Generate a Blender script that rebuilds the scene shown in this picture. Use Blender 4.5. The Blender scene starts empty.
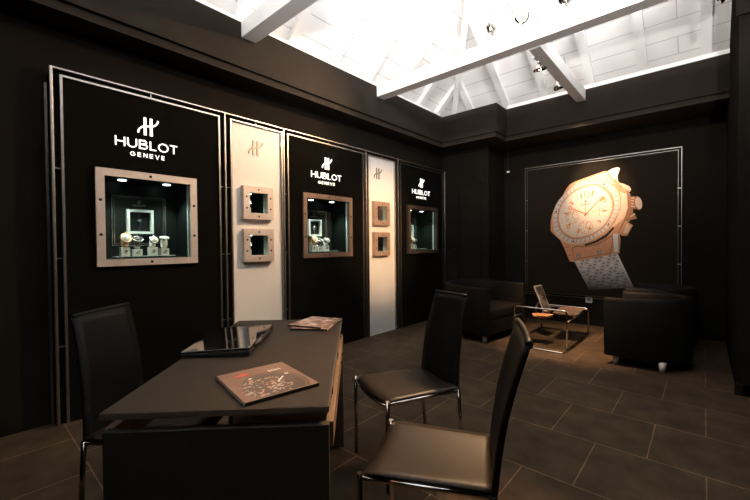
import bpy, math, random
from mathutils import Vector, Matrix
random.seed(7)
S = bpy.context.scene
COL = S.collection
PI = math.pi
R = math.radians

# ------------------------------------------------------------------ materials
def nmat(name):
    m = bpy.data.materials.new(name); m.use_nodes = True
    nt = m.node_tree
    return m, nt, nt.nodes['Principled BSDF']

def mat(name, col, rough=.5, metal=0., spec=.5, var=0., scale=20., bump=0., bscale=200., coat=0.):
    """principled with a little procedural tone variation and bump"""
    m, nt, b = nmat(name)
    b.inputs['Roughness'].default_value = rough
    b.inputs['Metallic'].default_value = metal
    b.inputs['Specular IOR Level'].default_value = spec
    b.inputs['Coat Weight'].default_value = coat
    tc = nt.nodes.new('ShaderNodeTexCoord')
    nz = nt.nodes.new('ShaderNodeTexNoise'); nz.inputs['Scale'].default_value = scale
    nz.inputs['Detail'].default_value = 4
    nt.links.new(tc.outputs['Object'], nz.inputs['Vector'])
    rp = nt.nodes.new('ShaderNodeValToRGB')
    e = rp.color_ramp.elements
    lo = [c * (1 - var) for c in col]; hi = [min(1, c * (1 + var)) for c in col]
    e[0].position = .3; e[1].position = .7
    e[0].color = (*lo, 1); e[1].color = (*hi, 1)
    nt.links.new(nz.outputs['Fac'], rp.inputs['Fac'])
    nt.links.new(rp.outputs['Color'], b.inputs['Base Color'])
    if bump:
        n2 = nt.nodes.new('ShaderNodeTexNoise'); n2.inputs['Scale'].default_value = bscale
        nt.links.new(tc.outputs['Object'], n2.inputs['Vector'])
        bp = nt.nodes.new('ShaderNodeBump'); bp.inputs['Strength'].default_value = bump
        bp.inputs['Distance'].default_value = .002
        nt.links.new(n2.outputs['Fac'], bp.inputs['Height'])
        nt.links.new(bp.outputs['Normal'], b.inputs['Normal'])
    return m

def emit(name, col, s):
    m, nt, b = nmat(name)
    b.inputs['Base Color'].default_value = (*col, 1)
    b.inputs['Emission Color'].default_value = (*col, 1)
    b.inputs['Emission Strength'].default_value = s
    return m

def pane(name, tint=(.9, .95, .93), refl=1.0):
    """thin clear sheet: lets light straight through and mirrors by fresnel"""
    m = bpy.data.materials.new(name); m.use_nodes = True
    nt = m.node_tree; nt.nodes.clear()
    o = nt.nodes.new('ShaderNodeOutputMaterial'); mx = nt.nodes.new('ShaderNodeMixShader')
    t = nt.nodes.new('ShaderNodeBsdfTransparent'); t.inputs[0].default_value = (*tint, 1)
    g = nt.nodes.new('ShaderNodeBsdfGlossy'); g.inputs['Roughness'].default_value = .02
    fr = nt.nodes.new('ShaderNodeFresnel'); fr.inputs['IOR'].default_value = 1.45
    ml = nt.nodes.new('ShaderNodeMath'); ml.operation = 'MULTIPLY'; ml.inputs[1].default_value = refl
    ge = nt.nodes.new('ShaderNodeNewGeometry'); sb = nt.nodes.new('ShaderNodeMath'); sb.operation = 'SUBTRACT'; sb.inputs[0].default_value = 1
    nt.links.new(ge.outputs['Backfacing'], sb.inputs[1])       # mirror only at the outer face of the sheet
    m2 = nt.nodes.new('ShaderNodeMath'); m2.operation = 'MULTIPLY'
    nt.links.new(fr.outputs[0], ml.inputs[0]); nt.links.new(ml.outputs[0], m2.inputs[0]); nt.links.new(sb.outputs[0], m2.inputs[1])
    nt.links.new(m2.outputs[0], mx.inputs[0])
    nt.links.new(t.outputs[0], mx.inputs[1]); nt.links.new(g.outputs[0], mx.inputs[2])
    nt.links.new(mx.outputs[0], o.inputs['Surface'])
    return m

def brick_mat(name, c1, c2, cm, w, h, mortar, off, shift, rough, var=.25, bump=.3, spec=.5, smooth=.1, nscale=6.):
    m, nt, b = nmat(name)
    tc = nt.nodes.new('ShaderNodeTexCoord')
    mp = nt.nodes.new('ShaderNodeMapping'); mp.inputs['Location'].default_value = (shift[0], shift[1], 0)
    nt.links.new(tc.outputs['Object'], mp.inputs['Vector'])
    br = nt.nodes.new('ShaderNodeTexBrick')
    br.offset = off; br.offset_frequency = 2; br.squash = 1
    br.inputs['Scale'].default_value = 1
    br.inputs['Brick Width'].default_value = w; br.inputs['Row Height'].default_value = h
    br.inputs['Mortar Size'].default_value = mortar; br.inputs['Mortar Smooth'].default_value = smooth
    br.inputs['Color1'].default_value = (*c1, 1); br.inputs['Color2'].default_value = (*c2, 1)
    br.inputs['Mortar'].default_value = (*cm, 1)
    nt.links.new(mp.outputs[0], br.inputs['Vector'])
    nz = nt.nodes.new('ShaderNodeTexNoise'); nz.inputs['Scale'].default_value = nscale; nz.inputs['Detail'].default_value = 7
    nt.links.new(tc.outputs['Object'], nz.inputs['Vector'])
    mr = nt.nodes.new('ShaderNodeMapRange')
    mr.inputs['To Min'].default_value = 1 - var; mr.inputs['To Max'].default_value = 1 + var
    mr.inputs['From Min'].default_value = .3; mr.inputs['From Max'].default_value = .7
    nt.links.new(nz.outputs['Fac'], mr.inputs['Value'])
    mu = nt.nodes.new('ShaderNodeMix'); mu.data_type = 'RGBA'; mu.blend_type = 'MULTIPLY'; mu.inputs[0].default_value = 1
    nt.links.new(br.outputs['Color'], mu.inputs[6]); nt.links.new(mr.outputs[0], mu.inputs[7])
    nt.links.new(mu.outputs[2], b.inputs['Base Color'])
    b.inputs['Roughness'].default_value = rough; b.inputs['Specular IOR Level'].default_value = spec
    bp = nt.nodes.new('ShaderNodeBump'); bp.inputs['Strength'].default_value = bump; bp.inputs['Distance'].default_value = .004
    inv = nt.nodes.new('ShaderNodeMath'); inv.operation = 'MULTIPLY_ADD'; inv.inputs[1].default_value = -1
    nt.links.new(br.outputs['Fac'], inv.inputs[0])
    nt.links.new(nz.outputs['Fac'], inv.inputs[2])
    nt.links.new(inv.outputs[0], bp.inputs['Height']); nt.links.new(bp.outputs['Normal'], b.inputs['Normal'])
    return m

M = {}
M['wall'] = mat('black_wall_paint', (.0115, .0098, .0078), .8, spec=.0, var=.15, scale=3, bump=.1, bscale=90)
M['fascia'] = mat('black_fascia_paint', (.026, .021, .0165), .75, spec=.02, var=.1, scale=3, bump=.08, bscale=90)
M['panel'] = mat('black_panel', (.0052, .0047, .0036), .8, spec=.0, var=.1, scale=4)
M['white_panel'] = mat('white_panel', (.80, .76, .71), .55, var=.02, scale=2)
M['alu'] = mat('brushed_aluminium', (.46, .42, .38), .36, metal=1., var=.1, scale=60)
M['alu_dark'] = mat('grey_metal', (.24, .22, .20), .4, metal=1., var=.1, scale=50)
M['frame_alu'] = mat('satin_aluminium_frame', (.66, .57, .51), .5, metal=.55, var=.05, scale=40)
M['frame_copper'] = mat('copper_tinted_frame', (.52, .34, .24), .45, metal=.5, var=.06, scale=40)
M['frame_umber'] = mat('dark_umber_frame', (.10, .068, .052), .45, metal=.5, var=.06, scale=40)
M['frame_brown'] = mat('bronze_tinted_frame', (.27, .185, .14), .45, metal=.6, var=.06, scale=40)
M['chrome'] = mat('chrome', (.55, .51, .47), .14, metal=1.)
M['screw'] = mat('dark_screw', (.03, .028, .026), .4, metal=.7)
M['niche'] = mat('niche_lining', (.0075, .010, .0085), .45, spec=.25)
M['leather'] = mat('black_leather', (.0040, .0033, .0027), .48, spec=.10, var=.2, scale=30, bump=.35, bscale=350)
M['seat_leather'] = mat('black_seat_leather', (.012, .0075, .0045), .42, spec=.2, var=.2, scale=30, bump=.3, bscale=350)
M['arm_leather'] = mat('armchair_leather', (.0065, .0052, .0040), .55, spec=.08, var=.2, scale=20, bump=.3, bscale=300)
M['foot'] = mat('pale_metal_foot', (.75, .70, .65), .5, metal=.1)
M['desk'] = mat('dark_desk_top', (.026, .020, .0145), .55, spec=.12, var=.10, scale=14, bump=.05, bscale=300)
M['desk_edge'] = mat('desk_edge', (.10, .072, .055), .4, spec=.5, var=.1, scale=30)
M['desk_base'] = mat('desk_base_panel', (.030, .027, .021), .5, spec=.2, var=.1, scale=15)
M['desk_rail'] = mat('bronze_desk_rail', (.17, .11, .07), .45, metal=.4, var=.2, scale=40)
M['roof_white'] = mat('white_beam_paint', (.86, .84, .82), .6, var=.02, scale=5)
M['piano'] = mat('gloss_black_lid', (.006, .006, .006), .06, spec=.6, coat=.6)
M['plastic'] = mat('black_plastic', (.010, .010, .010), .4)
M['silver'] = mat('silver_trim', (.6, .58, .55), .25, metal=1.)
M['logo'] = emit('lit_white_letter', (1., .97, .92), 1.0)
M['downlight'] = emit('downlight_lens', (.95, 1., .96), 5.)
M['bulb'] = emit('halogen_bulb', (1., .86, .62), 14.)
M['reflector'] = emit('halogen_reflector_lit', (1., .93, .82), 2.2)
M['emblem_gold'] = mat('champagne_emblem', (.46, .38, .30), .5, metal=.2)
M['emblem_grey'] = mat('grey_emblem', (.20, .17, .15), .5, metal=.2)
M['dim_letter'] = mat('dim_grey_letter', (.22, .22, .20), .5)
M['white_plastic'] = mat('white_plastic', (.75, .72, .66), .5)
M['pedestal'] = mat('pale_grey_stand', (.60, .63, .60), .5)
M['watch_white'] = mat('watch_white', (.80, .78, .72), .3, spec=.6)
M['watch_gold'] = mat('watch_gold', (.75, .50, .28), .3, metal=.7)
M['watch_steel'] = mat('watch_steel', (.5, .5, .5), .25, metal=.9)
M['watch_black'] = mat('watch_black', (.01, .01, .01), .4)
M['glass'] = pane('clear_glass', (.96, .98, .97))
M['niche_glass'] = pane('display_glass', (.93, .97, .95), 1.2)
M['glass_edge'] = mat('green_glass_edge', (.42, .50, .46), .2, spec=.6)
M['table_glass'] = pane('table_glass', (.72, .74, .72), 1.3)
M['floor'] = brick_mat('slate_tiles', (.049, .0325, .0205), (.038, .0255, .0162), (.145, .092, .055),
                       .5147, .5346, .0032, .5, (.757 - .5 * .5147, -2.609), .5, var=.35, bump=.3, spec=.04)
M['boards'] = brick_mat('white_boards', (.88, .86, .84), (.85, .83, .81), (.52, .50, .48),
                        3.1, .215, .0045, .37, (0, 0), .6, var=.02, bump=.15, nscale=3)

# ------------------------------------------------------------------ mesh builder
class MB:
    def __init__(s): s.v = []; s.f = []; s.m = []; s.k = []
    def add(s, vs, fs, mi=0, sm=False):
        o = len(s.v); s.v += [tuple(p) for p in vs]
        for f in fs:
            s.f.append(tuple(i + o for i in f)); s.m.append(mi); s.k.append(sm)
        return s
    def box(s, lo, hi, mi=0, mx=None):
        x0, y0, z0 = lo; x1, y1, z1 = hi
        vs = [(x0, y0, z0), (x1, y0, z0), (x1, y1, z0), (x0, y1, z0), (x0, y0, z1), (x1, y0, z1), (x1, y1, z1), (x0, y1, z1)]
        if mx is not None: vs = [mx @ Vector(p) for p in vs]
        return s.add(vs, [(0, 3, 2, 1), (4, 5, 6, 7), (0, 1, 5, 4), (1, 2, 6, 5), (2, 3, 7, 6), (3, 0, 4, 7)], mi)
    def hexa(s, bot, top, mi=0):
        n = len(bot); vs = list(bot) + list(top)
        fs = [tuple(range(n - 1, -1, -1)), tuple(range(n, 2 * n))]
        fs += [(i, (i + 1) % n, (i + 1) % n + n, i + n) for i in range(n)]
        return s.add(vs, fs, mi)
    def prism(s, pts, fn, d0, d1, mi=0):
        """pts 2D outline, fn(u,v,d)->3D"""
        return s.hexa([fn(u, v, d0) for u, v in pts], [fn(u, v, d1) for u, v in pts], mi)
    def tube(s, path, r, n=10, mi=0, closed=False, caps=True):
        P = [Vector(p) for p in path]; N = len(P); rings = []
        up = None
        for i in range(N):
            if closed: t = (P[(i + 1) % N] - P[i - 1]).normalized()
            else: t = (P[min(i + 1, N - 1)] - P[max(i - 1, 0)]).normalized()
            if up is None:
                up = Vector((0, 0, 1)) if abs(t.z) < .9 else Vector((1, 0, 0))
            a = (up - t * up.dot(t)).normalized(); up = a; b = t.cross(a)
            rr = r[i] if isinstance(r, (list, tuple)) else r
            rings.append([P[i] + (a * math.cos(2 * PI * k / n) + b * math.sin(2 * PI * k / n)) * rr for k in range(n)])
        vs = [p for q in rings for p in q]; fs = []
        for i in range(N if closed else N - 1):
            j = (i + 1) % N
            fs += [(i * n + k, i * n + (k + 1) % n, j * n + (k + 1) % n, j * n + k) for k in range(n)]
        s.add(vs, fs, mi, True)
        if caps and not closed:
            s.add(rings[0], [tuple(range(n - 1, -1, -1))], mi); s.add(rings[-1], [tuple(range(n))], mi)
        return s
    def cyl(s, p0, p1, r0, r1=None, n=20, mi=0):
        return s.tube([p0, p1], [r0, r0 if r1 is None else r1], n, mi)
    def lathe(s, prof, n=24, mi=0, mx=None, cap=True):
        """prof [(r,z)] about local z"""
        vs = [(r * math.cos(2 * PI * k / n), r * math.sin(2 * PI * k / n), z) for r, z in prof for k in range(n)]
        if mx is not None: vs = [mx @ Vector(p) for p in vs]
        fs = []
        for i in range(len(prof) - 1):
            fs += [(i * n + k, i * n + (k + 1) % n, (i + 1) * n + (k + 1) % n, (i + 1) * n + k) for k in range(n)]
        s.add(vs, fs, mi, True)
        if cap:
            L = len(prof) - 1
            s.add(vs[:n], [tuple(range(n - 1, -1, -1))], mi); s.add(vs[L * n:], [tuple(range(n))], mi)
        return s
    def sheet(s, g, mi=0, sm=True):
        n, m_ = len(g), len(g[0])
        return s.add([p for q in g for p in q], [(i * m_ + j, i * m_ + j + 1, (i + 1) * m_ + j + 1, (i + 1) * m_ + j)
                     for i in range(n - 1) for j in range(m_ - 1)], mi, sm)
    def slab(s, top, bot, mi=0, sm=True):
        """closed slab between two equal grids"""
        n, m_ = len(top), len(top[0])
        s.sheet(top, mi, sm); s.sheet([list(reversed(r)) for r in bot], mi, sm)
        loop = [(0, j) for j in range(m_)] + [(i, m_ - 1) for i in range(1, n)] + [(n - 1, j) for j in range(m_ - 2, -1, -1)] + [(i, 0) for i in range(n - 2, 0, -1)]
        L = len(loop)
        s.add([top[i][j] for i, j in loop] + [bot[i][j] for i, j in loop],
              [(k, k + L, (k + 1) % L + L, (k + 1) % L) for k in range(L)], mi, sm)
        return s
    def build(s, name, mats, parent=None, bevel=0., seg=2, sub=0, loc=None, rz=0., weld=True):
        me = bpy.data.meshes.new(name); me.from_pydata(s.v, [], s.f)
        for m in (mats if isinstance(mats, (list, tuple)) else [mats]): me.materials.append(m)
        me.polygons.foreach_set('material_index', s.m); me.polygons.foreach_set('use_smooth', s.k)
        me.update()
        o = bpy.data.objects.new(name, me); COL.objects.link(o)
        import bmesh
        bm = bmesh.new(); bm.from_mesh(me)
        if weld: bmesh.ops.remove_doubles(bm, verts=bm.verts, dist=1e-5)
        if weld: bmesh.ops.recalc_face_normals(bm, faces=bm.faces)
        bm.to_mesh(me); bm.free()
        if parent: o.parent = parent
        if loc is not None: o.location = loc
        if rz: o.rotation_euler.z = rz
        if bevel:
            b = o.modifiers.new('bevel', 'BEVEL'); b.width = bevel; b.segments = seg; b.limit_method = 'ANGLE'; b.angle_limit = R(40)
            b.harden_normals = False
        if sub:
            q = o.modifiers.new('sub', 'SUBSURF'); q.levels = sub; q.render_levels = sub
        return o

def rounded(path, r, n=5, closed=False):
    """round the corners of a 3D polyline"""
    P = [Vector(p) for p in path]; N = len(P); out = []
    for i in range(N):
        if not closed and i in (0, N - 1): out.append(P[i]); continue
        a, b, c = P[i - 1], P[i], P[(i + 1) % N]
        d0 = (a - b); d1 = (c - b); rr = min(r, d0.length * .45, d1.length * .45)
        p0 = b + d0.normalized() * rr; p1 = b + d1.normalized() * rr
        for k in range(n + 1):
            t = k / n; out.append(p0 * (1 - t) ** 2 + b * 2 * t * (1 - t) + p1 * t * t)
    return out

def tag(o, label=None, cat=None, group=None, kind=None):
    if label: o['label'] = label
    if cat: o['category'] = cat
    if group: o['group'] = group
    if kind: o['kind'] = kind
    return o
def thing(name, label, cat, loc=(0, 0, 0), rz=0., group=None):
    o = bpy.data.objects.new(name, None); COL.objects.link(o); o.empty_display_size = .1
    o.location = loc; o.rotation_euler = (0, 0, rz)
    return tag(o, label, cat, group)
def struct(name, mb, m, label=None, cat=None, **k):
    o = mb.build(name, m, **k); return tag(o, label, cat, None, 'structure')

# ------------------------------------------------------------------ lettering
def ribbon(mb, pts, w, fn, d0, d1, mi=0):
    """thick stroke of constant width in the (u,v) plane"""
    n = len(pts); L = []; Rr = []
    for i in range(n):
        a = pts[max(i - 1, 0)]; b = pts[min(i + 1, n - 1)]
        if 0 < i < n - 1:
            d1_ = Vector((pts[i][0] - a[0], pts[i][1] - a[1])).normalized(); d2_ = Vector((b[0] - pts[i][0], b[1] - pts[i][1])).normalized()
            t = (d1_ + d2_); t = t.normalized() if t.length > 1e-6 else d1_
            k = 1 / max(.5, t.dot(d1_))
        else:
            t = Vector((b[0] - a[0], b[1] - a[1])).normalized(); k = 1
        nx, ny = -t.y * w / 2 * k, t.x * w / 2 * k
        L.append((pts[i][0] + nx, pts[i][1] + ny)); Rr.append((pts[i][0] - nx, pts[i][1] - ny))
    for i in range(n - 1):
        q = [L[i], Rr[i], Rr[i + 1], L[i + 1]]
        mb.prism(q, fn, d0, d1, mi)
def arc(cx, cy, rx, ry, a0, a1, n=10):
    return [(cx + rx * math.cos(R(a0 + (a1 - a0) * i / n)), cy + ry * math.sin(R(a0 + (a1 - a0) * i / n))) for i in range(n + 1)]
def glyph(ch):
    """strokes in a 1 high box, and the advance width"""
    if ch == 'H': return [[(.07, 0), (.07, 1)], [(.73, 0), (.73, 1)], [(.07, .5), (.73, .5)]], .80
    if ch == 'U': return [[(.07, 1), (.07, .38)] + arc(.40, .38, .33, .32, 180, 360) + [(.73, 1)]], .80
    if ch == 'B': return [[(.07, .0), (.07, 1.)], [(.07, .935), (.42, .935)] + arc(.42, .735, .2, .2, 90, -90, 8) + [(.07, .535)],
                          [(.07, .52), (.46, .52)] + arc(.46, .2925, .22, .2275, 90, -90, 8) + [(.07, .065)]], .76
    if ch == 'L': return [[(.07, 1), (.07, 0)], [(.07, .065), (.55, .065)]], .58
    if ch == 'O': return [arc(.47, .5, .40, .435, 0, 360, 28)], .94
    if ch == 'T': return [[(.0, .935), (.66, .935)], [(.33, .93), (.33, 0)]], .66
    if ch == 'G': return [arc(.45, .5, .36, .42, 40, 330, 16) + [(.80, .46)], [(.48, .46), (.84, .46)]], .88
    if ch == 'E': return [[(.08, 0), (.08, 1)], [(.08, .92), (.58, .92)], [(.08, .5), (.54, .5)], [(.08, .08), (.58, .08)]], .62
    if ch == 'N': return [[(.08, 0), (.08, 1)], [(.08, .96), (.66, .04)], [(.66, 0), (.66, 1)]], .74
    if ch == 'V': return [[(.03, 1), (.36, .04), (.69, 1)]], .72
def write(mb, text, u0, v0, width, h, stroke, fn, d0, d1, gap=.14, mi=0):
    gl = [glyph(c) for c in text]
    tot = sum(g[1] for g in gl) + gap * (len(gl) - 1); k = width / tot; u = u0
    for st, adv in gl:
        for line in st:
            ribbon(mb, [(u + x * k, v0 + y * h) for x, y in line], stroke, fn, d0, d1, mi)
        u += (adv + gap) * k
def emblem(mb, uc, vc, h, fn, d0, d1, mi=0):
    """two upright bars crossed by an S swash"""
    w = .14 * h
    for x in (-.155, .155):
        mb.prism([(uc + x * h - w / 2, vc - h / 2), (uc + x * h + w / 2, vc - h / 2), (uc + x * h + w / 2, vc + h / 2), (uc + x * h - w / 2, vc + h / 2)], fn, d0, d1, mi)
    sw = [(-.50, -.42), (-.49, -.30), (-.42, -.16), (-.30, -.05), (-.15, .0), (.0, .03), (.15, .06), (.30, .11), (.42, .21), (.49, .33), (.52, .45)]
    ribbon(mb, [(uc + x * h, vc + y * h) for x, y in sw], .09 * h, fn, d0 - .0002, d1 + .0004, mi)

# ------------------------------------------------------------------ room shell
XF = -3.376            # front of the display wall
XW = -3.45             # left wall
YW = 6.302             # far wall
YE = 5.635             # cupboard face
XC = -2.585            # cupboard right side
floor = MB().box((-4.3, -3.2, -.1), (3.0, 6.8, 0))
struct('floor', floor, M['floor'])

w = MB()
w.box((-3.95, -3.2, 0), (XW, .452, 2.82)); w.box((-3.95, 5.61, 0), (XW, 6.45, 2.82))
w.box((-3.95, .452, 2.49), (XW, 5.61, 2.82)); w.box((-3.95, .452, 0), (-3.80, 5.61, 2.49))
struct('wall_left', w, M['wall'])
struct('wall_far', MB().box((-3.45, YW, 0), (3.0, YW + .15, 2.9)), M['wall'])
struct('wall_back', MB().box((-4.3, -3.2, 0), (3.0, -3.05, 2.9)), M['wall'])
struct('wall_right', MB().box((2.6, -3.05, 0), (2.75, YW, 2.9)), M['wall'])
col_ = MB().box((.205, 4.18, 0), (.80, YW, 4.0)).box((.19, 4.165, 0), (.80, 4.18, .09)).box((.24, 4.165, 0), (.30, 4.18, 2.3)).box((.187, 4.165, 3.05), (.80, 4.18, 4.0))
struct('wall_pier', col_, M['wall'])
struct('trim_1', MB().box((XC, YW - .014, 0), (.205, YW, .085)), M['wall'], bevel=.003)   # far skirting

# built-in cupboard in the far left corner
XK = XW + .006
cb = thing('corner_cupboard', 'black built-in two door cupboard in the far left corner behind the armchair', 'cupboard', (0, 0, 0))
MB().box((XK, YE + .02, 0), (XC, YW - .006, 2.815)).build('body', M['wall'], cb)
for i, (x0, x1, kx) in enumerate(((-3.43, -3.105, -3.165), (-3.1, -2.70, -3.02))):
    d = MB().box((x0, YE, .1), (x1 - .003, YE + .02, 2.25)).build('door', M['wall'], cb, bevel=.002)
    kn = MB().cyl((kx, YE, 1.158), (kx, YE - .022, 1.158), .005, n=10).lathe([(.002, 0), (.010, .002), (.011, .008), (.006, .012)], 14, mx=Matrix.Translation((kx, YE - .02, 1.158)) @ Matrix.Rotation(PI / 2, 4, 'X'))
    kn.build('knob', M['silver'], d)

# stepped ring beam around the roof opening, soffit above the room
X0, X1, Y0, Y1, YJ, XJ = -3.18, .70, -1.30, 5.61, 5.245, -2.268
def ring(mb, x0, x1, y0, y1, yj, xj, z0, z1, out=.0):
    """beam between opening line and the walls"""
    mb.box((-4.3, -3.2, z0), (x0, 6.6, z1))
    mb.box((x1, -3.2, z0), (3.0, 6.6, z1)); mb.box((x0, -3.2, z0), (x1, y0, z1))
    mb.box((xj, y1, z0), (x1, 6.6, z1)); mb.box((x0, yj, z0), (xj, 6.6, z1))
rb = MB(); ring(rb, X0, X1, Y0, Y1, YJ, XJ, 2.888, 3.30)
struct('ceiling', rb, M['fascia'], bevel=.004)
rs = MB(); ring(rs, X0 - .026, X1 + .026, Y0 - .026, Y1 + .026, YJ + .026, XJ - .026, 2.822, 2.888)
struct('trim_2', rs, M['fascia'])

# ------------------------------------------------------------------ pitched white roof with rafters
EX0, EX1, EY0, EY1, EZ = -3.33, .85, -1.45, 5.80, 3.32
XR, ZR = -1.25, 5.38
PH = R(36)
run = (ZR - EZ) / math.tan(PH)
A_, B_, C_, D_ = Vector((EX0, EY0, EZ)), Vector((EX0, EY1, EZ)), Vector((EX1, EY1, EZ)), Vector((EX1, EY0, EZ))
RF, RN = Vector((XR, EY1 - run, ZR)), Vector((XR, EY0 + run, ZR))
def slope(p0, p1, q1, q0, nrm, hole=None):
    """roof plane in its own frame: x along the eaves, y up the slope"""
    ux = (p1 - p0).normalized(); uz = nrm.normalized(); uy = uz.cross(ux)
    mw = Matrix((ux, uy, uz)).transposed().to_4x4(); mw.translation = p0
    inv = mw.inverted()
    P = [inv @ p for p in (p0, p1, q1, q0)]
    mb = MB()
    t = .03
    def q(pts): mb.hexa([(p[0], p[1], -t) for p in pts], [(p[0], p[1], 0) for p in pts])
    if hole:
        x0, y0, x1, y1 = hole; H = [(x0, y0), (x1, y0), (x1, y1), (x0, y1)]
        for i in range(4): q([P[i], P[(i + 1) % 4], H[(i + 1) % 4], H[i]])
    else: q(P)
    o = mb.build('ceiling', M['boards'], weld=False); o.matrix_world = mw; tag(o, kind='structure')
    return o, P, mw
def nrm(a, b, c, toward=Vector((XR, 2.2, 3.3))):
    n = (b - a).cross(c - a).normalized()
    return n if n.dot(toward - a) > 0 else -n
def rafters(o, P, xs, hole=None, w=.10, d=.055):
    L = P[1].x; H = P[2].y
    for x in xs:
        # height of the plane's edge above this point on the eaves
        top = H
        if x < P[3].x: top = H * x / P[3].x
        if x > P[2].x: top = min(top, H * (L - x) / (L - P[2].x))
        if top < .15: continue
        segs = [(.06, top - .03)]
        if hole and hole[0] - .05 < x < hole[2] + .05: segs = [(.06, hole[1] - .04), (hole[3] + .04, top - .03)]
        for a, b in segs:
            if b - a > .05: MB().box((x - w / 2, a, 0), (x + w / 2, b, d)).build('rafter', M['roof_white'], o)
n = nrm(A_, B_, RF)
def frame_for(p0, p1, n):    # keep the frame right handed with y going up
    return (p0, p1) if n.cross(p1 - p0).z > 0 else (p1, p0)
def make_slope(p0, p1, q0, q1, xs, hole=None):
    n = nrm(p0, p1, q1)
    a, b = frame_for(p0, p1, n)
    o, P, mw = slope(a, b, q1 if a is p0 else q0, q0 if a is p0 else q1, n, hole)
    ln = (p1 - p0).length
    rafters(o, P, xs if a is p0 else [ln - x for x in xs], hole)
    return o, P, mw
# left slope, far hip, right slope and near hip (the last two have added roof windows)
make_slope(A_, B_, RN, RF, [y - EY0 for y in (-.57, .02, .60, 1.18, 1.77, 2.36, 2.945, 3.53, 4.12, 4.70, 5.2)])
make_slope(B_, C_, RF, RF, [x - EX0 for x in (-2.85, -2.29, -1.72, -1.14, -.57, .01, .5)])
hR = (2.0, .55, 4.6, 2.0)
sR = make_slope(C_, D_, RF, RN, [.5, 1.1, 1.7, 2.3, 2.9, 3.5, 4.1, 4.7, 5.3, 5.9, 6.5], hR)
hN = (1.25, .35, 2.75, 1.75)
sN = make_slope(D_, A_, RN, RN, [.5, 1.05, 1.6, 2.15, 2.7, 3.25], hN)
def added_roof_window(name, s, h, power, col):  # unseen windows, made up to hold area lamps that light the roof
    o, P, mw = s
    x0, y0, x1, y1 = h
    fr = MB()
    for a, b in (((x0 - .03, y0 - .03), (x1 + .03, y0)), ((x0 - .03, y1), (x1 + .03, y1 + .03)), ((x0 - .03, y0), (x0, y1)), ((x1, y0), (x1 + .03, y1))):
        fr.box((a[0], a[1], -.1), (b[0], b[1], .02))
    f = fr.build(name, M['roof_white']); f.matrix_world = mw; tag(f, kind='structure')
    MB().box((x0, y0, -.07), (x1, y1, -.062)).build('window_pane', M['glass'], f)
    ld = bpy.data.lights.new('window_fill', 'AREA'); ld.shape = 'RECTANGLE'; ld.size = x1 - x0; ld.size_y = y1 - y0
    ld.energy = power; ld.color = col
    l = bpy.data.objects.new('window_fill', ld); COL.objects.link(l)
    l.matrix_world = mw @ Matrix.Translation(((x0 + x1) / 2, (y0 + y1) / 2, -.12)) @ Matrix.Rotation(PI, 4, 'X')
    return f
added_roof_window('added_window_1', sR, hR, 12, (.95, .97, 1.))
added_roof_window('added_window_2', sN, hN, 12, (.95, .97, 1.))
# unseen strip lights, added along the ring beam to brighten the roof
def added_strip_light(name, label, loc, rz, ln, power, tilt):
    t = thing(name, label, 'added_strip_light', loc, rz, 'added strip lights for the roof')
    MB().box((-ln / 2, -.04, 0), (ln / 2, .04, .05)).build('housing', M['roof_white'], t, bevel=.004)
    ld = bpy.data.lights.new('roof_fill', 'AREA'); ld.shape = 'RECTANGLE'; ld.size = ln; ld.size_y = .07
    ld.energy = power; ld.color = (.98, .98, 1.); ld.spread = R(150)
    l = bpy.data.objects.new('roof_fill', ld); COL.objects.link(l); l.parent = t
    l.location = (0, .02, .09); l.rotation_euler = (PI - R(tilt), 0, 0)
added_strip_light('added_strip_light', 'long white strip light, added unseen on the right of the ring beam to brighten the roof', (.60, 3.3, 3.305), R(90), 3.4, 235, 35)
added_strip_light('added_strip_light', 'shorter white strip light, added unseen on the near side of the ring beam to brighten the roof', (-1.25, -1.18, 3.305), 0, 2.8, 50, 45)
# hip rafters
for p, q in ((B_, RF), (C_, RF), (A_, RN), (D_, RN)):
    d = q - p
    hb = MB(); 
    ang = math.atan2(d.y, d.x); el = math.asin(d.normalized().z)
    mx = Matrix.Translation(p) @ Matrix.Rotation(ang, 4, 'Z') @ Matrix.Rotation(-el, 4, 'Y')
    hb.box((0, -.04, -.12), (d.length, .04, .0), mx=mx)
    struct('trim_3', hb, M['roof_white'])
struct('trim_4', MB().box((XR - .03, RN.y, ZR - .16), (XR + .03, RF.y, ZR - .01)), M['roof_white'])

# white wall plate standing on the ring beam, a little behind its edge
wp = MB(); zp = 3.42
wp.box((X0 - .05, Y0 - .05, 3.30), (X0 - .03, YJ + .05, zp)); wp.box((X0 - .05, YJ + .03, 3.30), (XJ - .05, YJ + .05, zp)); wp.box((XJ - .05, YJ + .03, 3.30), (XJ - .03, Y1 + .05, zp))
wp.box((XJ - .05, Y1 + .03, 3.30), (X1 + .05, Y1 + .05, zp)); wp.box((X1 + .03, Y0 - .05, 3.30), (X1 + .05, Y1 + .05, zp))
# struct('trim_5', wp, M['roof_white'])
wq = MB().box((XJ, Y1 + .03, 3.30), (X1, Y1 + .05, 3.36)).box((X0 - .05, Y0, 3.30), (X0 - .03, YJ, 3.35))
struct('trim_5', wq, M['roof_white'])

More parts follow.
